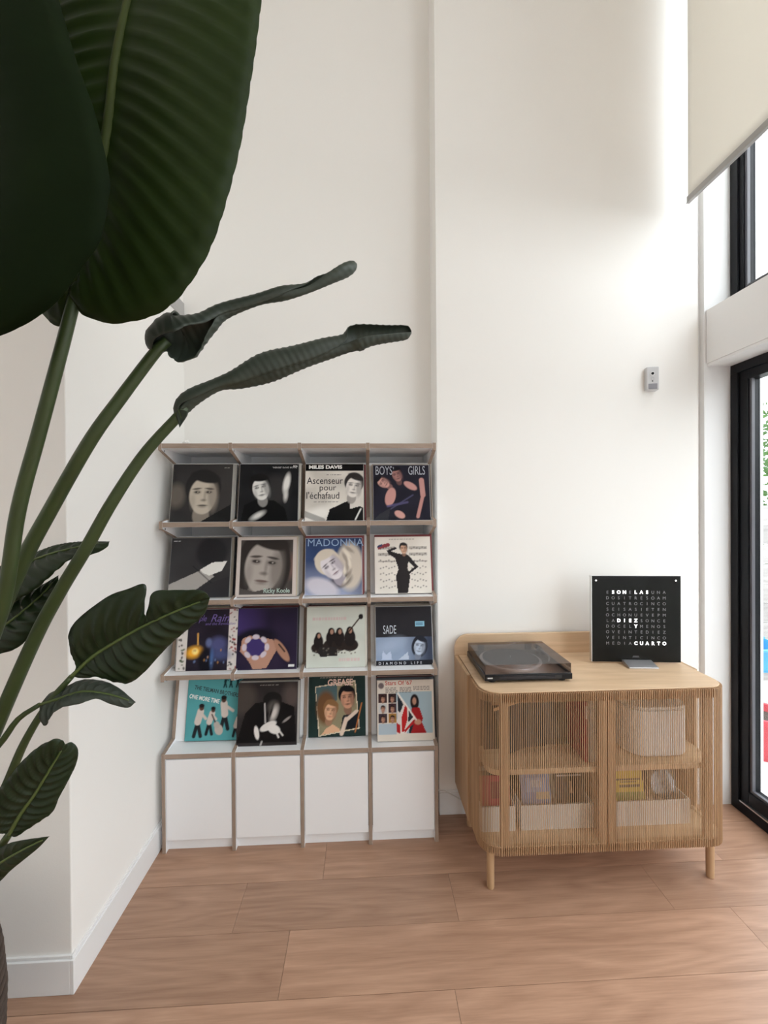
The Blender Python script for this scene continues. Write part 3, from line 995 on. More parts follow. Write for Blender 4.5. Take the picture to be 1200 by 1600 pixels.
A.poly([(.36, .78), (.5, .6), (.66, .36), (.56, .2), (.5, .115), (.34, .115), (.34, .3)], (222, 214, 210)).poly([(.36, .76), (.46, .6), (.4, .46), (.36, .5)], (50, 54, 62)).poly([(.49, .58), (.42, .36), (.42, .14), (.46, .14), (.53, .36), (.53, .54)], (190, 48, 50)).poly([(.55, .5), (.63, .38), (.54, .3)], (52, 56, 64)).poly([(.46, .17), (.64, .34), (.62, .28), (.48, .13)], (182, 46, 50)).poly([(.55, .115), (.56, .22), (.64, .27), (.58, .115)], (50, 54, 62)).poly([(.34, .3), (.34, .14), (.4, .115), (.4, .25)], (180, 48, 52)).line(.36, .79, .68, .34, .011, (236, 232, 226))
A.ell(.07, .91, .05, .05, (120, 108, 110))
for k in range(4):
    A.words(.15, .36, .865 - .026 * k, (84, 76, 76)).words(.40, .61, .865 - .026 * k, (84, 76, 76))
    if k < 3:
        A.words(.64, .93, .885 - .026 * k, (84, 76, 76))
sleeve(.208, YF + .046, ZR[3], A, (140, 132, 126), 'cream record cover with a striped flag and person in red beside six small portraits', w=.305, roll=.004,
       texts=[("Stars Of '67", .145, .915, .030, (190, 84, 74), dict(bold=.0004))])
pack(3, 3, .208, YF + .046, YBK, ZR[3], 6)

# small things on top of the shelf
t = thing('crumpled_paper', 'small crumpled white paper on top of the record shelf', 'paper', (-.903, YF + .05, NOSE[0] + .001))
bm = bmesh.new()
bmesh.ops.create_icosphere(bm, subdivisions=3, radius=.016)
for v in bm.verts:
    v.co *= 1 + .35 * math.sin(v.co.x * 320) * math.sin(v.co.y * 270 + 1) + .2 * math.sin(v.co.z * 500)
    v.co.z = max(v.co.z * .7 + .008, 0)
obj('paper_ball', bm, WHITECARD, t)

# ------------------------------------------------------------------ sideboard
SB0, SB1, SBF, SBB, SBT, SBZ = .49, 1.65, 1.77, 2.285, .905, .19
CX = (SB0 + SB1) / 2
sb = thing('sideboard', 'rounded oak sideboard with slatted doors on round legs', 'sideboard', (CX, SBF, 0))
HW = (SB1 - SB0) / 2
D = SBB - SBF
R = .105


def rounded(off, back, n=10):
    """plan outline (x,y) of the body, offset inwards by off, origin at front centre"""
    r = max(.01, R - off)
    hw = HW - off
    pts = [(hw, back)]
    for k in range(n + 1):
        a = k * math.pi / 2 / n
        pts.append((hw - r + r * math.cos(a), off + r - r * math.sin(a)))
    for k in range(n + 1):
        a = math.pi / 2 + k * math.pi / 2 / n
        pts.append((-hw + r + r * math.cos(a), off + r - r * math.sin(a)))
    pts.append((-hw, back))
    return pts


obj('top_panel', prism(bmesh.new(), rounded(.0200, D - .02), 'z', SBT - .006, SBT), OAK, sb, bevel=.002)
obj('top_board', prism(bmesh.new(), rounded(.0420, D - .02), 'z', SBT - .030, SBT - .006), OAK, sb)
obj('bottom_panel', prism(bmesh.new(), rounded(.0420, D - .004), 'z', SBZ + .002, SBZ + .028), OAK, sb, bevel=.002)
obj('middle_shelf', prism(bmesh.new(), rounded(.05, D - .02), 'z', .520, .545), OAK, sb, bevel=.002)
for s in (-1, 1):
    bm = bx(-.009, .009, .225, D - .001, SBZ, SBT - .002)
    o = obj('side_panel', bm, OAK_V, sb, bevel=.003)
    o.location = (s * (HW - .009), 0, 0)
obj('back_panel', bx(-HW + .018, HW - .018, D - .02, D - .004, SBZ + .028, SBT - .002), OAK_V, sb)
obj('centre_upright', bx(-.009, .009, .08, D - .02, SBZ + .028, .520), OAK_V, sb)
# upstand with rounded upper corners
pts = [(-HW, SBT - .002), (HW, SBT - .002)]
for k in range(9):
    a = k * math.pi / 2 / 8
    pts.append((HW - .075 + .075 * math.cos(a), SBT + .112 - .075 + .075 * math.sin(a)))
for k in range(9):
    a = math.pi / 2 + k * math.pi / 2 / 8
    pts.append((-HW + .075 + .075 * math.cos(a), SBT + .112 - .075 + .075 * math.sin(a)))
obj('upstand', prism(bmesh.new(), pts, 'y', D - .02, D), OAK, sb, bevel=.002)
for sx in (-1, 1):
    for y in (.075, D - .07):
        bm = lathe(bmesh.new(), [(0, 0), (.015, 0), (.0165, .004), (.0175, SBZ + .002), (0, SBZ + .002)], seg=20)
        o = obj('leg', bm, OAK_V, sb, smooth=False)
        o.location = (sx * (HW - .065), y, 0)
# slat: one shared mesh, front face at y=0, slightly rounded over at both ends
SH = SBT - SBZ - .006
SW = .0025
bm = prism(bmesh.new(), [(.0095, .003), (.0107, 0), (.0240, 0), (.0240, .026), (.0124, .030), (.0124, SH - .042), (.0240, SH - .038), (.0240, SH), (.0113, SH), (.0100, SH - .0012), (.0095, SH - .003)], 'x', -SW / 2, SW / 2)
slat_me = bpy.data.meshes.new('slat')
bm.to_mesh(slat_me)
bm.free()
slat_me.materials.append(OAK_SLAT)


def slat(parent, x, y, rz):
    o = from_mesh('slat', slat_me, parent)
    o.location = (x, y, SBZ + rnd.uniform(-.0006, .0006))
    o.rotation_euler = (0, 0, rz)


DOOR0, DOORG = .482, .003
PITCH_S = .0084
for s in (-1, 1):
    xa, xb = (-DOOR0, -DOORG) if s < 0 else (DOORG, DOOR0)
    bm = bmesh.new()
    z0, z1 = SBZ + .002, SBT - .008
    for q in ((xa, xa + .036, z0, z1), (xb - .036, xb, z0, z1), (xa + .036, xb - .036, z1 - .040, z1), (xa + .036, xb - .036, z0, z0 + .030)):
        box(bm, q[0], q[1], .0238, .040, q[2], q[3])
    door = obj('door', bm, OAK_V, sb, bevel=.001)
    n = int((xb - xa) / PITCH_S)
    for k in range(n + 1):
        slat(door, xa + SW / 2 + (xb - xa - SW) * k / n, 0, 0)
    # fixed slats round the corner
    L_arc = math.pi / 2 * R
    straight = .225 - R
    x_front = HW - R - DOOR0 - .004
    total = x_front + L_arc + straight
    n = int(total / PITCH_S)
    for k in range(n + 1):
        d = total * k / n
        if d < x_front:
            x, y, rz = DOOR0 + .004 + d, 0, 0
        elif d < x_front + L_arc:
            a = (d - x_front) / R
            x, y, rz = HW - R + R * math.sin(a), R - R * math.cos(a), a
        else:
            x, y, rz = HW, R + d - x_front - L_arc, math.pi / 2
        slat(sb, s * x, y, s * rz)
    # curved rails carrying the corner slats
    for zz0, zz1, nm in ((SBT - .045, SBT - .007, 'corner_rail'), (SBZ + .002, SBZ + .032, 'corner_rail')):
        outer = [(HW - .024, .23)] + [(HW - R + (R - .0240) * math.cos(k * math.pi / 16), R - (R - .0240) * math.sin(k * math.pi / 16)) for k in range(9)]
        inner = [(HW - .042, .23)] + [(HW - R + (R - .042) * math.cos(k * math.pi / 16), R - (R - .042) * math.sin(k * math.pi / 16)) for k in range(9)]
        pts = [(s * a, b) for a, b in outer + inner[::-1]]
        obj(nm, prism(bmesh.new(), pts, 'z', zz0, zz1), OAK, sb)

# ---- contents of the sideboard
SH1 = .545                      # top of middle shelf
SH0 = SBZ + .028                # top of bottom panel
LPC = [(18, 18, 20), (24, 22, 24), (16, 18, 22)]
for k, (x, y, c, lab, rot) in enumerate([
    (.72, 1.985, (20, 20, 22), 'black record sleeve leaning behind the left slatted door, nearest the corner', 2),
    (.905, 2.005, (26, 24, 26), 'black record sleeve leaning in the middle behind the left slatted door', -2)]):
    o = obj('stored_record', bx(-.155, .155, 0, .006, 0, .305), sleeve_mat(c), bevel=.001)
    o.location = (x, y, SH1)
    o.rotation_euler = (math.radians(-9), 0, math.radians(rot))
    tag(o, lab, 'record', 'records stored in the sideboard')
    b = obj('cover_strip', bx(-.10, .10, -.0008, 0, .20, .23), sleeve_mat((150, 70, 70) if k else (150, 110, 80)), o)
o = obj('stored_record', bx(-.14, .14, 0, .005, 0, .20), sleeve_mat((30, 27, 28)), bevel=.0008)
obj('tan_edge', bx(-.14, .14, -.001, .006, .20, .212), sleeve_mat((196, 150, 104)), o)
o.location = (.80, 1.935, SH1 + .042)
o.rotation_euler = (math.radians(-10), math.radians(-15), math.radians(4))
tag(o, 'black sleeve with a tan upper edge slanting behind the left slatted door', 'record', 'records stored in the sideboard')
o = obj('stored_record', bx(-.155, .155, 0, .006, 0, .305), sleeve_mat((22, 22, 26)), bevel=.001)
o.location = (.665, 2.03, SH1)
o.rotation_euler = (math.radians(-8), 0, math.radians(10))
tag(o, 'black record sleeve standing deepest at the rounded left end of the sideboard', 'record', 'records stored in the sideboard')
for x, wd, c, lab in ((1.003, .012, (150, 34, 54), 'thin red spine standing beside the sideboard centre'), (1.032, .026, (206, 200, 196), 'thick white spine standing beside the sideboard centre')):
    o = obj('box_set', bx(-wd / 2, wd / 2, -.14, .15, 0, .30), sleeve_mat(c), bevel=.002)
    obj('spine_label', bx(-wd * .3, wd * .3, -.1412, -.14, .20, .26), sleeve_mat((230, 220, 210)), o)
    o.location = (x, 1.99, SH1)
    tag(o, lab, 'box set')
# white rounded speaker-like box on the right
t = thing('white_case', 'white rounded case standing behind the right slatted door', 'case', (1.38, 2.0, SH1))
pts = []
for cx_, cy_, a0 in ((.07, -.05, -90), (.07, .09, 0), (-.07, .09, 90), (-.07, -.05, 180)):
    for k in range(9):
        a = math.radians(a0 + k * 90 / 8)
        pts.append((cx_ + .08 * math.cos(a), cy_ + .08 * math.sin(a)))
obj('body', prism(bmesh.new(), pts, 'z', .006, .215), mat('case_white', (.80, .79, .78), .45), t, bevel=.004)
obj('lid', prism(bmesh.new(), [(a * .97, b * .97) for a, b in pts], 'z', .217, .232), mat('case_lid', (.70, .69, .68), .4), t, bevel=.003)
obj('base_ring', prism(bmesh.new(), [(a * .93, b * .93) for a, b in pts], 'z', 0, .006), GREYPLASTIC, t)
# white trays with discs
JEWEL = glassy('jewel_case', (.90, .92, .93), rough=.05)


def tray(x, w, label):
    t = thing('disc_tray', label, 'tray', (x, 1.885, SH0), group='white disc trays in the sideboard')
    h, d, k = .115, .30, .005
    for nm, q in (('tray_base', (-w / 2, w / 2, 0, d, 0, k)), ('tray_front', (-w / 2, w / 2, 0, k, k, h)), ('tray_back', (-w / 2, w / 2, d - k, d, k, h)),
                  ('tray_side', (-w / 2, -w / 2 + k, k, d - k, k, h)), ('tray_side', (w / 2 - k, w / 2, k, d - k, k, h))):
        obj(nm, bx(*q), WHITECARD, t, bevel=.001)


tray(.605, .165, 'white disc tray at the rounded left end of the sideboard')
tray(.885, .345, 'wide white disc tray behind the left slatted door')
tray(1.345, .355, 'wide white disc tray behind the right slatted door')


def disc_case(x, y, c, label, tilt=18, front=None, clear=False):
    o = obj('disc_case', bx(-.071, .071, 0, .010, 0, .125), JEWEL if clear else sleeve_mat(c), bevel=.001)
    o.location = (x, y, SH0 + .092)
    o.rotation_euler = (math.radians(-tilt), 0, 0)
    tag(o, label, 'disc case', 'disc cases standing in the white trays')
    if clear:
        obj('inner_disc', lathe(bmesh.new(), [(.008, -.0005), (.06, -.0005), (.06, .0008), (.008, .0008), (.008, -.0005)]), mat('disc_foil', (.55, .55, .58), .2, metal=1), o).rotation_euler = (math.pi / 2, 0, 0)
        o.children[-1].location = (0, .005, .0625)
    for q in (front or []):
        obj('cover_print', bx(q[0], q[1], -.0008, 0, q[2], q[3]), sleeve_mat(q[4]), o)
    return o


def stack(x, cols, what, fronts=None, clear=False):
    for k, c in enumerate(cols):
        disc_case(x + rnd.uniform(-.003, .003), 1.925 + .034 * k, c, ('foremost disc case, %s' % what) if k == 0 else '%s disc case behind the foremost one, %s' % (ORD[k - 1], what),
                  16 + 1.5 * k, fronts if k == 0 else None, clear)


stack(.607, [(168, 40, 62), (60, 58, 62), (190, 186, 180), (40, 40, 44)], 'crimson stack at the left end', [(-.02, .05, .03, .10, (120, 24, 44))])
stack(.805, [(128, 140, 176), (50, 50, 56), (180, 176, 170), (90, 60, 60)], 'lavender blue stack behind the left door', [(-.05, .05, .05, .11, (156, 166, 196)), (-.02, .03, .07, .10, (214, 216, 226)), (0, .065, .02, .05, (190, 168, 140))])
stack(.968, [(26, 24, 26), (190, 190, 194), (60, 60, 70), (30, 30, 34)], 'black stack beside the centre upright', [(-.06, .06, .112, .118, (176, 176, 180)), (.0, .012, .04, .09, (170, 130, 100))])
stack(1.265, [(214, 184, 52), (96, 60, 50), (60, 40, 40), (170, 150, 130)], 'yellow stack behind the right door', [(-.06, .06, .085, .092, (70, 66, 40)), (-.05, .055, .055, .066, (70, 66, 40)), (-.04, .04, .075, .08, (90, 84, 50)), (-.069, .069, .0, .035, (120, 136, 50))])
stack(1.435, [(200, 200, 204), (190, 190, 196), (180, 180, 188), (200, 200, 200)], 'clear stack behind the right door', None, True)

# ------------------------------------------------------------------ turntable
tt = thing('turntable', 'black turntable with smoked lid closed on the sideboard', 'turntable', (.7525, 1.885, SBT))
TW, TD = .412, .335
obj('plinth', bx(-TW / 2, TW / 2, 0, TD, .010, .038), BLACKPLASTIC, tt, bevel=.003)
obj('control_panel', bx(-TW / 2 + .07, TW / 2 - .075, -.0015, 0, .018, .031), mat('panel_gloss', (.02, .022, .03), .12), tt)
obj('name_plate', bx(-TW / 2 + .012, -TW / 2 + .036, -.001, 0, .021, .027), mat('silver_print', (.6, .6, .6), .4), tt)
for k in range(3):
    o = obj('button', bx(-.017, .017, -.002, 0, .027, .031), SATINBLACK, tt)
    o.location = (TW / 2 - .068 + .0, 0, -.005 * k)
for sx in (-1, 1):
    for y in (.03, TD - .03):
        o = obj('foot', lathe(bmesh.new(), [(0, 0), (.018, 0), (.02, .010), (0, .010)], seg=16), SATINBLACK, tt)
        o.location = (sx * (TW / 2 - .04), y, 0)
pl = obj('platter', lathe(bmesh.new(), [(0, .040), (.147, .040), (.150, .044), (.150, .052), (.146, .055), (0, .055)], seg=64), mat('platter_alloy', (.72, .72, .73), .25, metal=1), tt)
pl.location = (-.03, .163, 0)
mt = obj('mat', lathe(bmesh.new(), [(0, .0552), (.136, .0552), (.136, .058), (0, .058)], seg=48), mat('rubber_mat', (.03, .03, .032), .8), pl)
obj('spindle', lathe(bmesh.new(), [(0, .058), (.0035, .058), (.0035, .067), (0, .068)], seg=12), ALU, pl)
bm = bmesh.new()
tube(bm, [(.165, .27, .062), (.165, .16, .062), (.13, .085, .060)], [.005, .0045, .004], 10, 12)
ta = obj('tonearm', bm, mat('arm_grey', (.35, .35, .36), .3, metal=.8), tt, smooth=True)
obj('head_shell', bx(.118, .136, .062, .088, .056, .062), SATINBLACK, ta)
obj('counterweight', tube(bmesh.new(), [(.165, .285, .062), (.165, .31, .062)], [.012, .012], 16, 3), SATINBLACK, ta)
obj('pivot', lathe(bmesh.new(), [(0, .038), (.024, .038), (.022, .055), (.012, .068), (0, .068)], (.165, .265, 0), 20), SATINBLACK, ta)
# smoked lid: five thin walls
lx, ly0, ly1, z0, z1, tk = TW / 2 - .004, .006, TD - .004, .039, .083, .0025
bm = bmesh.new()
for q in ((-lx, lx, ly0, ly1, z1 - tk, z1), (-lx, lx, ly0, ly0 + tk, z0, z1 - tk), (-lx, lx, ly1 - tk, ly1, z0, z1 - tk), (-lx, -lx + tk, ly0 + tk, ly1 - tk, z0, z1 - tk), (lx - tk, lx, ly0 + tk, ly1 - tk, z0, z1 - tk)):
    box(bm, *q)
lid = obj('lid', bm, SMOKE, tt)
for sx in (-.13, .13):
    o = obj('hinge', bx(-.015, .015, TD - .004, TD + .008, .03, .07), SATINBLACK, lid)
    o.location = (sx, 0, 0)

# ------------------------------------------------------------------ word clock
CW = .446
ck = thing('word_clock', 'square black word clock with lit white letters on a metal stand', 'clock', (1.392, 2.079, SBT + .001), rz=math.radians(-6))
FACE = mat('clock_glass', (.010, .010, .009), .3, spec=.12, noise=.5, nscale=8)
obj('body', bx(-CW / 2 + .004, CW / 2 - .004, .004, .022, .008, CW + .004), mat('clock_metal', (.75, .75, .76), .35, metal=.9), ck, bevel=.001)
obj('face_plate', bx(-CW / 2 + .003, CW / 2, 0, .004, .007, CW + .005), FACE, ck, bevel=.0006)
obj('rim', bx(-CW / 2, -CW / 2 + .003, 0, .022, .007, CW + .005), mat('rim_silver', (.72, .72, .72), .35, metal=.7), ck)
bm = prism(bmesh.new(), [(-.075, .0), (-.075, .006), (-.012, .020), (-.001, .020), (-.001, .0)], 'x', -.072, .072)
obj('stand_foot', bm, mat('stand_steel', (.62, .61, .62), .35, metal=.85), ck, bevel=.001)
obj('stand_back', bx(-.06, .06, .023, .10, 0, .012), ALU, ck, bevel=.001)
GRID = ['ESONELASUNA', 'DOSITRESOAM', 'CUATROCINCO', 'SEISASIETEN', 'OCHONUEVEPM', 'LADIEZSONCE', 'DOCELYMENOS', 'OVEINTEDIEZ', 'VEINTICINCO', 'MEDIACUARTO']
LIT = {0: (1, 2, 3, 5, 6, 7), 5: (2, 3, 4, 5), 6: (5,), 9: (5, 6, 7, 8, 9, 10)}
DIM = mat('dim_letter', (.30, .30, .31), .5)
GLOW = mat('lit_letter', (.9, .9, .9), .5, emit=(1, 1, 1), estr=1.6)
PX = .0283
for r, row in enumerate(GRID):
    for c, chh in enumerate(row):
        lit = c in LIT.get(r, ())
        text_mesh('lit_letter' if lit else 'letter', chh, .0235 if lit else .0215, GLOW if lit else DIM, ck,
                  (-.142 + PX * c, -.0004, CW + .005 - .091 - .0293 * r), align='CENTER', bold=.0009 if lit else -.0001, extrude=.0003)
for sx, z in ((-1, CW - .018), (1, CW - .018)):
    o = obj('minute_dot', lathe(bmesh.new(), [(0, 0), (.0042, 0), (.0042, .0008), (0, .0008)], seg=14), GLOW, ck)
    o.location = (sx * (CW / 2 - .024), 0, z)
    o.rotation_euler = (math.pi / 2, 0, 0)
obj('maker_line', box(bx(-.014, .014, -.0005, 0, .037, .0385), -.017, .017, -.0005, 0, .032, .033), DIM, ck)

# ------------------------------------------------------------------ wall sensor
s = thing('motion_sensor', 'small white motion sensor on the wall above the clock', 'sensor', (1.635, YR, 2.372))
s.rotation_euler = (0, 0, math.radians(-13))
bm = bx(-.033, .033, -.036, .012, 0, .132)
SG = mat('sensor_shell', (.60, .60, .61), .45)
obj('housing', bm, SG, s, bevel=.006)
o = obj('lens_ring', lathe(bmesh.new(), [(0, 0), (.0115, 0), (.0115, .002), (0, .003)], seg=20), TRIM, s)
o.location = (-.002, -.036, .092)
o.rotation_euler = (math.pi / 2, 0, 0)
o2 = obj('lens', lathe(bmesh.new(), [(0, .003), (.0078, .003), (.007, .0055), (0, .006)], seg=20), BLACKPLASTIC, o)
o = obj('button', lathe(bmesh.new(), [(.007, 0), (.0085, 0), (.0085, .001), (.007, .001), (.007, 0)], seg=20), GREYPLASTIC, s)
o.location = (-.002, -.036, .063)
o.rotation_euler = (math.pi / 2, 0, 0)
o = obj('microphone_hole', lathe(bmesh.new(), [(0, 0), (.004, 0), (.004, .0006), (0, .0006)], seg=12), SATINBLACK, s)
o.location = (-.002, -.036, .050)
o.rotation_euler = (math.pi / 2, 0, 0)
obj('detector_window', bx(-.023, .023, -.038, -.034, .005, .036), mat('detector_grey', (.27, .27, .30), .4), s, bevel=.003)

# ------------------------------------------------------------------ cable between shelf and sideboard
bm = tube(bmesh.new(), [(.385, 2.291, .145), (.43, 2.289, .142), (.47, 2.288, .120), (.53, 2.288, .085), (.60, 2.286, .045), (.68, 2.26, .006), (.80, 2.2, .004)], [.003] * 7, 8, 40)
tag(obj('power_cable', bm, mat('cable_white', (.70, .69, .67), .5), smooth=True), 'thin white cable drooping across the baseboard behind the sideboard', 'cable')

# ------------------------------------------------------------------ potted plant
LEAF = leafmat('leaf_green', (.014, .026, .009), (.05, .08, .008), .12, .36, .35)
LEAF_SHADED = leafmat('leaf_shaded', (.007, .013, .004), (.03, .05, .004), .08, .55, .04)  # front leaf only: shade from facing away from the light, put into the green
LEAF_UNDER = leafmat('leaf_underside', (.024, .040, .010), (.11, .15, .008), .30, .45, .15)
LEAF_DULL = leafmat('leaf_rolled', (.045, .056, .042), (.06, .09, .02), .12, .42, .4)
STEM = mat('petiole_green', (.035, .055, .014), .45, noise=.3, nscale=12)
RIB_UNDER = mat('midrib_underside', (.045, .058, .014), .6, spec=.15)
RIB = mat('midrib_green', (.085, .12, .030), .45)
PB = Vector((-1.274, 1.15, 0))
plant = thing('potted_plant', 'large potted plant with huge paddle leaves in the left foreground', 'plant', PB)


def par(o):
    o.parent = plant
    o.location = -PB
    return o


def stem(pts, r0, r1, name='petiole'):
    P = [at(*p) for p in pts]
    n = len(P)
    return par(obj(name, tube(bmesh.new(), P, [r0 + (r1 - r0) * i / (n - 1) for i in range(n)], 12, n * 7), STEM, smooth=True))


def leaf(mid, left, right, m, veins=26, ripple=.003, arch=.02, n=150, nv=9, rib=(.006, .0015), ribm=None, skew=.10):
    Mi = spline([at(*p) for p in mid], n)
    Lf = spline([at(*p) for p in left], n)
    Rt = spline([at(*p) for p in right], n)
    bm = bmesh.new()
    g = {}
    for i in range(n):
        T = Vector(Mi[min(i + 1, n - 1)] - Mi[max(i - 1, 0)])
        nr = T.cross(Vector(Rt[i] - Lf[i]))
        if nr.length < 1e-9:
            nr = Vector((0, -1, 0))
        nr.normalize()
        if nr.y > 0:
            nr = -nr
        for j in range(-nv, nv + 1):
            v = j / nv
            E = Rt[i] if v > 0 else Lf[i]
            w = abs(v)
            d = Vector(Mi[i] + (E - Mi[i]) * w)
            wl = float(np.linalg.norm(E - Mi[i]))
            ph = 2 * math.pi * veins * (i / n - skew * w ** 1.6)
            rp = ripple * (math.cos(ph) * .7 + .3 * math.cos(2 * ph)) * min(1, w * 5) * min(1, wl / .05) * (1 - .6 * w ** 4)
            d += nr * (arch * math.sin(math.pi * w) * min(1, wl / .08) + rp)
            g[i, j] = bm.verts.new(d)
    for i in range(n - 1):
        for j in range(-nv, nv):
            bm.faces.new((g[i, j], g[i, j + 1], g[i + 1, j + 1], g[i + 1, j]))
    o = par(obj('leaf', bm, m, smooth=True))
    sm = o.modifiers.new('thickness', 'SOLIDIFY')
    sm.thickness = .0012
    P = [Vector(p) + Vector((0, -.002, 0)) for p in Mi[::10]]
    k = len(P)
    r = obj('midrib', tube(bmesh.new(), P, [rib[0] + (rib[1] - rib[0]) * i / (k - 1) for i in range(k)], 8, k * 3), ribm or RIB, o, smooth=True)
    return o


def rolled(stn, m, veins=24, flat=.8, rip=.035):
    """stations: pixel x, pixel y, depth, half height in pixels, start angle, sweep (0 up, 90 to the room, 180 down, 270 back)"""
    C = spline([list(at(q[0], q[1], q[2])) + [q[3] * q[2] / F_PX, q[4], q[5]] for q in stn], 150)
    n = len(C)
    bm = bmesh.new()
    ns = 36
    rows = []
    for i in range(n):
        T = Vector(C[min(i + 1, n - 1)][:3] - C[max(i - 1, 0)][:3]).normalized()
        B = Vector((0, -1, 0))
        B = (B - T * B.dot(T)).normalized()
        N = T.cross(B).normalized()
        if N.z < 0:
            N = -N
        c = Vector(C[i][:3])
        h, st, sw = C[i][3:6]
        row = []
        for k in range(ns + 1):
            f = k / ns
            th = math.radians(st + f * sw)
            over = max(0.0, f * sw - 330) / 90
            ph = 2 * math.pi * veins * (i / n) - 2.2 * math.radians(st + f * sw)
            r = h * (1 - .12 * max(0, 1 - f * 3) + .05 * over) + h * rip * (math.cos(ph) + .35 * math.cos(2 * ph))
            r *= 1 + .06 * math.sin(i * .13 + 2 * th)
            row.append(bm.verts.new(c + N * r * math.cos(th) + B * r * flat * math.sin(th)))
        rows.append(row)
    for a, b in zip(rows, rows[1:]):
        for k in range(ns):
            bm.faces.new((a[k], a[k + 1], b[k + 1], b[k]))
    o = par(obj('rolled_leaf', bm, m, smooth=True))
    o.modifiers.new('thickness', 'SOLIDIFY').thickness = .0012
    return o


# petioles
stem([(-150, 1470, 1.16), (-70, 1150, 1.08), (0, 960, 1.0), (28, 800, .95), (60, 680, .92), (95, 550, .89), (118, 460, .88), (135, 390, .88)], .017, .0105)
stem([(-140, 1480, 1.17), (-60, 1130, 1.12), (-10, 985, 1.08), (37, 875, 1.05), (77, 800, 1.03), (140, 690, 1.0), (190, 620, 1.0), (243, 550, 1.0), (262, 532, 1.0)], .020, .0115)
stem([(-135, 1480, 1.18), (-60, 1270, 1.15), (0, 1122, 1.12), (56, 995, 1.10), (94, 924, 1.08), (135, 856, 1.06), (175, 785, 1.05), (225, 710, 1.05), (276, 653, 1.05), (292, 636, 1.05)], .019, .011)
stem([(-145, 1490, 1.14), (-70, 1375, 1.14), (0, 1248, 1.13), (37, 1163, 1.12), (75, 1100, 1.12), (112, 1057, 1.12)], .014, .007)
stem([(-140, 1480, 1.13), (-60, 1230, 1.12), (0, 1162, 1.12), (28, 1124, 1.12), (62, 1101, 1.12)], .010, .006)
stem([(-145, 1490, 1.08), (-60, 1420, 1.02), (0, 1325, .98), (16, 1301, .97)], .013, .007)
stem([(-150, 1470, 1.14), (-160, 1000, .95), (-120, 720, .80), (-80, 560, .72), (-72, 520, .71)], .017, .012)
# two huge leaves
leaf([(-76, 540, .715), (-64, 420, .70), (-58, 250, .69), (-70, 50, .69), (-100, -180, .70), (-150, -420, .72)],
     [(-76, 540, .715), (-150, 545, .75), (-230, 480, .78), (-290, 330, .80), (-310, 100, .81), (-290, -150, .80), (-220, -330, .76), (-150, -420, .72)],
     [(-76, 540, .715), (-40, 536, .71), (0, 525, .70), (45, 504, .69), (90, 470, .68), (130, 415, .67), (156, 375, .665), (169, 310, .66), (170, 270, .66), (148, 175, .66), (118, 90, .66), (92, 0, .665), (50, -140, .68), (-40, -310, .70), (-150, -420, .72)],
     LEAF_SHADED, veins=30, ripple=.0012, arch=.03)
leaf([(118, 462, .88), (135, 380, .88), (166, 224, .87), (182, 87, .87), (201, 0, .87), (225, -150, .88), (262, -380, .90)],
     [(118, 462, .88), (96, 508, .90), (72, 497, .91), (40, 450, .93), (12, 360, .95), (10, 220, .96), (25, 50, .96), (70, -150, .95), (150, -310, .93), (262, -380, .90)],
     [(118, 462, .88), (124, 488, .88), (150, 500, .875), (180, 506, .87), (235, 495, .86), (270, 474, .85), (300, 438, .845), (330, 385, .84), (355, 310, .835), (376, 225, .835), (393, 120, .84), (404, 40, .845), (409, -30, .85), (400, -160, .86), (345, -300, .88), (262, -380, .90)],
     LEAF_UNDER, veins=32, ripple=.0042, arch=.02, rib=(.0115, .005), ribm=RIB_UNDER, skew=-.028)
# two rolled leaves
rolled([(240, 549, 1.0, 9, 185, 270), (248, 535, 1.0, 22, 185, 272), (266, 529, 1.0, 34, 185, 272), (284, 528, 1.0, 38, 180, 275), (303, 518, 1.005, 29, 165, 290), (322, 506, 1.01, 19, 140, 330), (348, 487, 1.02, 12, 110, 380),
        (400, 469, 1.03, 9.5, 110, 400), (440, 459, 1.04, 11, 100, 380), (480, 450, 1.05, 7.5, 90, 330), (510, 435, 1.06, 11, 75, 260), (535, 422, 1.07, 13, 70, 255), (549, 415, 1.08, 10, 70, 255), (555, 413, 1.085, 5, 70, 255), (557, 412, 1.086, 1.5, 70, 255)], LEAF_DULL, 34, .8, .024)
rolled([(277, 656, 1.05, 4, 100, 380), (285, 636, 1.05, 12, 100, 350), (302, 620, 1.05, 13, 100, 380), (340, 601, 1.055, 11, 90, 400), (372, 592, 1.06, 16, 90, 400), (416, 575, 1.07, 22, 90, 400), (456, 562, 1.08, 21, 95, 395), (504, 547, 1.09, 17, 100, 390),
        (540, 537, 1.10, 14, 105, 340), (556, 529, 1.10, 20, 110, 260), (575, 524, 1.10, 18, 110, 250), (610, 521, 1.11, 14, 110, 250), (634, 519, 1.12, 11, 110, 250), (641, 519, 1.12, 6, 110, 250), (643, 519, 1.12, 2, 110, 250)], LEAF_DULL, 40, .8, .026)
leaf([(279, 640, 1.04), (284, 652, 1.035), (281, 668, 1.035)], [(279, 640, 1.04), (276, 650, 1.035), (281, 668, 1.035)], [(279, 640, 1.04), (294, 645, 1.03), (281, 668, 1.035)], LEAF_DULL, 3, .001, .004, 20, 4, (.001, .0005))
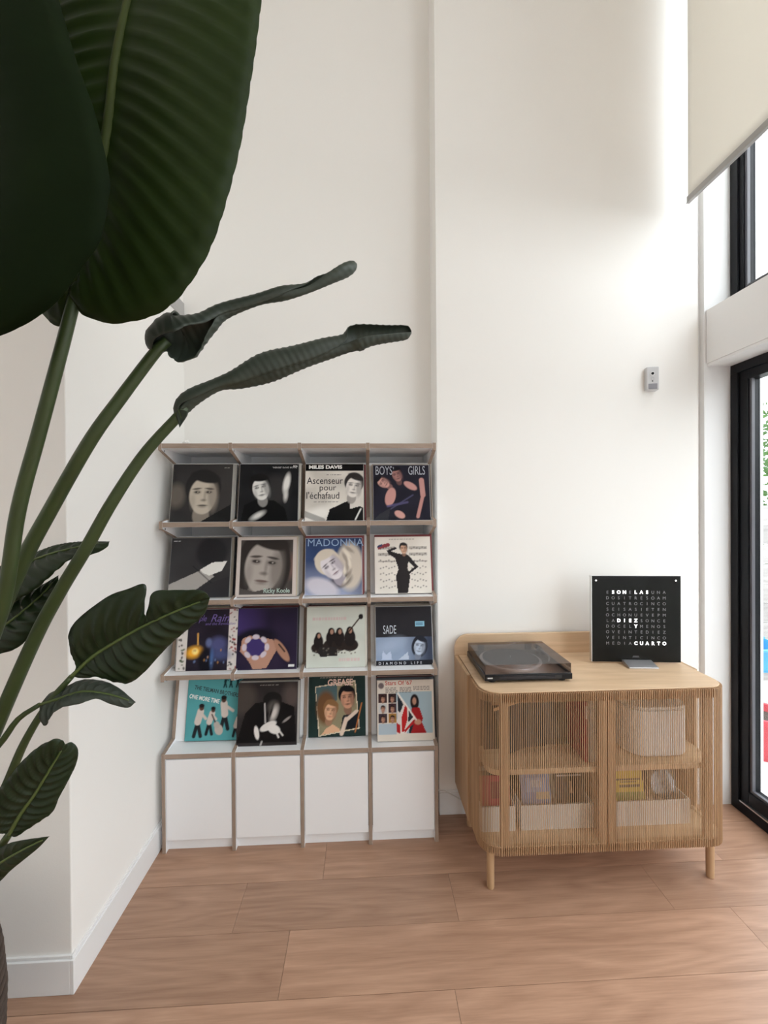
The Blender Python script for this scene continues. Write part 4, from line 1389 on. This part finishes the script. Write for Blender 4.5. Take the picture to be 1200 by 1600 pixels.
# lower leaves
leaf([(112, 1057, 1.12), (140, 1030, 1.115), (169, 1010, 1.11), (221, 980, 1.10), (270, 957, 1.10), (328, 934, 1.11)],
     [(112, 1057, 1.12), (119, 1040, 1.11), (109, 1015, 1.10), (108, 987, 1.09), (122, 967, 1.085), (145, 948, 1.08), (172, 930, 1.08), (200, 920, 1.08), (227, 913, 1.08), (226, 945, 1.09), (224, 974, 1.10), (231, 950, 1.09), (240, 925, 1.085), (277, 922, 1.085), (316, 923, 1.09), (328, 934, 1.11)],
     [(112, 1057, 1.12), (131, 1060, 1.12), (152, 1058, 1.12), (180, 1066, 1.12), (203, 1067, 1.12), (226, 1050, 1.12), (246, 1028, 1.12), (268, 1005, 1.12), (293, 984, 1.12), (319, 960, 1.12), (328, 934, 1.11)],
     LEAF, veins=15, ripple=.0052, arch=.012, rib=(.0055, .002))
leaf([(62, 1101, 1.12), (90, 1092, 1.11), (130, 1080, 1.10), (170, 1084, 1.09), (212, 1097, 1.09)],
     [(62, 1101, 1.12), (78, 1083, 1.13), (96, 1076, 1.13), (128, 1062, 1.13), (162, 1064, 1.12), (186, 1075, 1.11), (203, 1089, 1.10), (212, 1097, 1.09)],
     [(62, 1101, 1.12), (62, 1124, 1.10), (71, 1134, 1.09), (80, 1118, 1.08), (96, 1106, 1.08), (124, 1100, 1.08), (150, 1092, 1.08), (172, 1100, 1.08), (199, 1106, 1.085), (212, 1097, 1.09)],
     LEAF_DULL, veins=12, ripple=.003, arch=.012, rib=(.004, .0015))
leaf([(-60, 960, 1.20), (0, 905, 1.18), (60, 872, 1.17), (120, 855, 1.16), (171, 846, 1.16)],
     [(-60, 960, 1.20), (-40, 905, 1.22), (0, 884, 1.22), (37, 871, 1.21), (86, 852, 1.20), (131, 846, 1.19), (171, 846, 1.16)],
     [(-60, 960, 1.20), (-20, 960, 1.16), (15, 944, 1.15), (56, 920, 1.14), (90, 890, 1.14), (112, 873, 1.14), (142, 867, 1.145), (166, 856, 1.15), (171, 846, 1.16)],
     LEAF, veins=14, ripple=.0048, arch=.012, rib=(.005, .002))
leaf([(-70, 1060, 1.20), (-20, 1000, 1.20), (30, 960, 1.20), (70, 925, 1.20), (91, 899, 1.20)],
     [(-70, 1060, 1.20), (-60, 1000, 1.22), (-20, 965, 1.22), (15, 943, 1.22), (55, 920, 1.22), (91, 899, 1.20)],
     [(-70, 1060, 1.20), (-30, 1035, 1.19), (0, 1022, 1.19), (24, 1014, 1.19), (50, 992, 1.19), (73, 957, 1.19), (89, 915, 1.19), (91, 899, 1.20)],
     LEAF, veins=12, ripple=.0048, arch=.012, rib=(.005, .002))
leaf([(15, 1303, .97), (34, 1270, .96), (56, 1239, .955), (79, 1201, .95), (102, 1163, .95)],
     [(15, 1303, .97), (-15, 1298, .96), (-22, 1275, .95), (-12, 1245, .94), (11, 1218, .935), (32, 1192, .93), (57, 1169, .93), (82, 1156, .93), (97, 1156, .94), (102, 1163, .95)],
     [(15, 1303, .97), (24, 1308, .97), (40, 1298, .97), (57, 1287, .97), (82, 1269, .97), (92, 1247, .97), (105, 1223, .97), (119, 1194, .97), (122, 1172, .965), (113, 1160, .96), (102, 1163, .95)],
     LEAF, veins=13, ripple=.0048, arch=.010, rib=(.005, .002))
leaf([(-50, 1385, .98), (-10, 1355, .96), (30, 1330, .95), (77, 1307, .95)],
     [(-50, 1385, .98), (-35, 1350, .97), (-8, 1330, .96), (13, 1318, .955), (40, 1312, .95), (77, 1307, .95)],
     [(-50, 1385, .98), (-25, 1392, .97), (0, 1377, .96), (16, 1361, .955), (38, 1343, .95), (60, 1325, .95), (77, 1307, .95)],
     LEAF, veins=11, ripple=.002, arch=.008, rib=(.004, .0015))
# basket pot
POT = mat('dark_basket', (.075, .052, .04), .8, noise=.4, nscale=60, bump=.4, bscale=90)
bm = lathe(bmesh.new(), [(0, 0), (.17, 0), (.205, .06), (.228, .18), (.232, .30), (.224, .42), (.212, .49), (.204, .49), (.205, .42), (.2, .40), (0, .40)], seg=48)
obj('pot', bm, POT, plant, smooth=True)
bm = bmesh.new()
for k in range(17):
    z = .02 + .028 * k
    r = float(np.interp(z, [0, .06, .18, .30, .42, .49], [.17, .205, .228, .232, .224, .212]))
    c = [bm.verts.new((0, 0, 0)) for _ in ()]
    rings = []
    for q in range(48):
        a = q * 2 * math.pi / 48
        ring = []
        for w_ in range(6):
            b = w_ * math.pi / 3
            rr = r + .002 + .006 * math.cos(b)
            ring.append(bm.verts.new((rr * math.cos(a), rr * math.sin(a), z + .011 * math.sin(b))))
        rings.append(ring)
    for q in range(48):
        A_, B_ = rings[q], rings[(q + 1) % 48]
        for w_ in range(6):
            bm.faces.new((A_[w_], B_[w_], B_[(w_ + 1) % 6], A_[(w_ + 1) % 6]))
o = obj('woven_band', bm, POT, plant, smooth=True)
o['kind'] = 'stuff'
obj('soil', lathe(bmesh.new(), [(0, .425), (.1, .42), (.2, .41), (.19, .401), (0, .401)], seg=32), mat('soil', (.03, .022, .016), .95, noise=.5, nscale=40), plant)
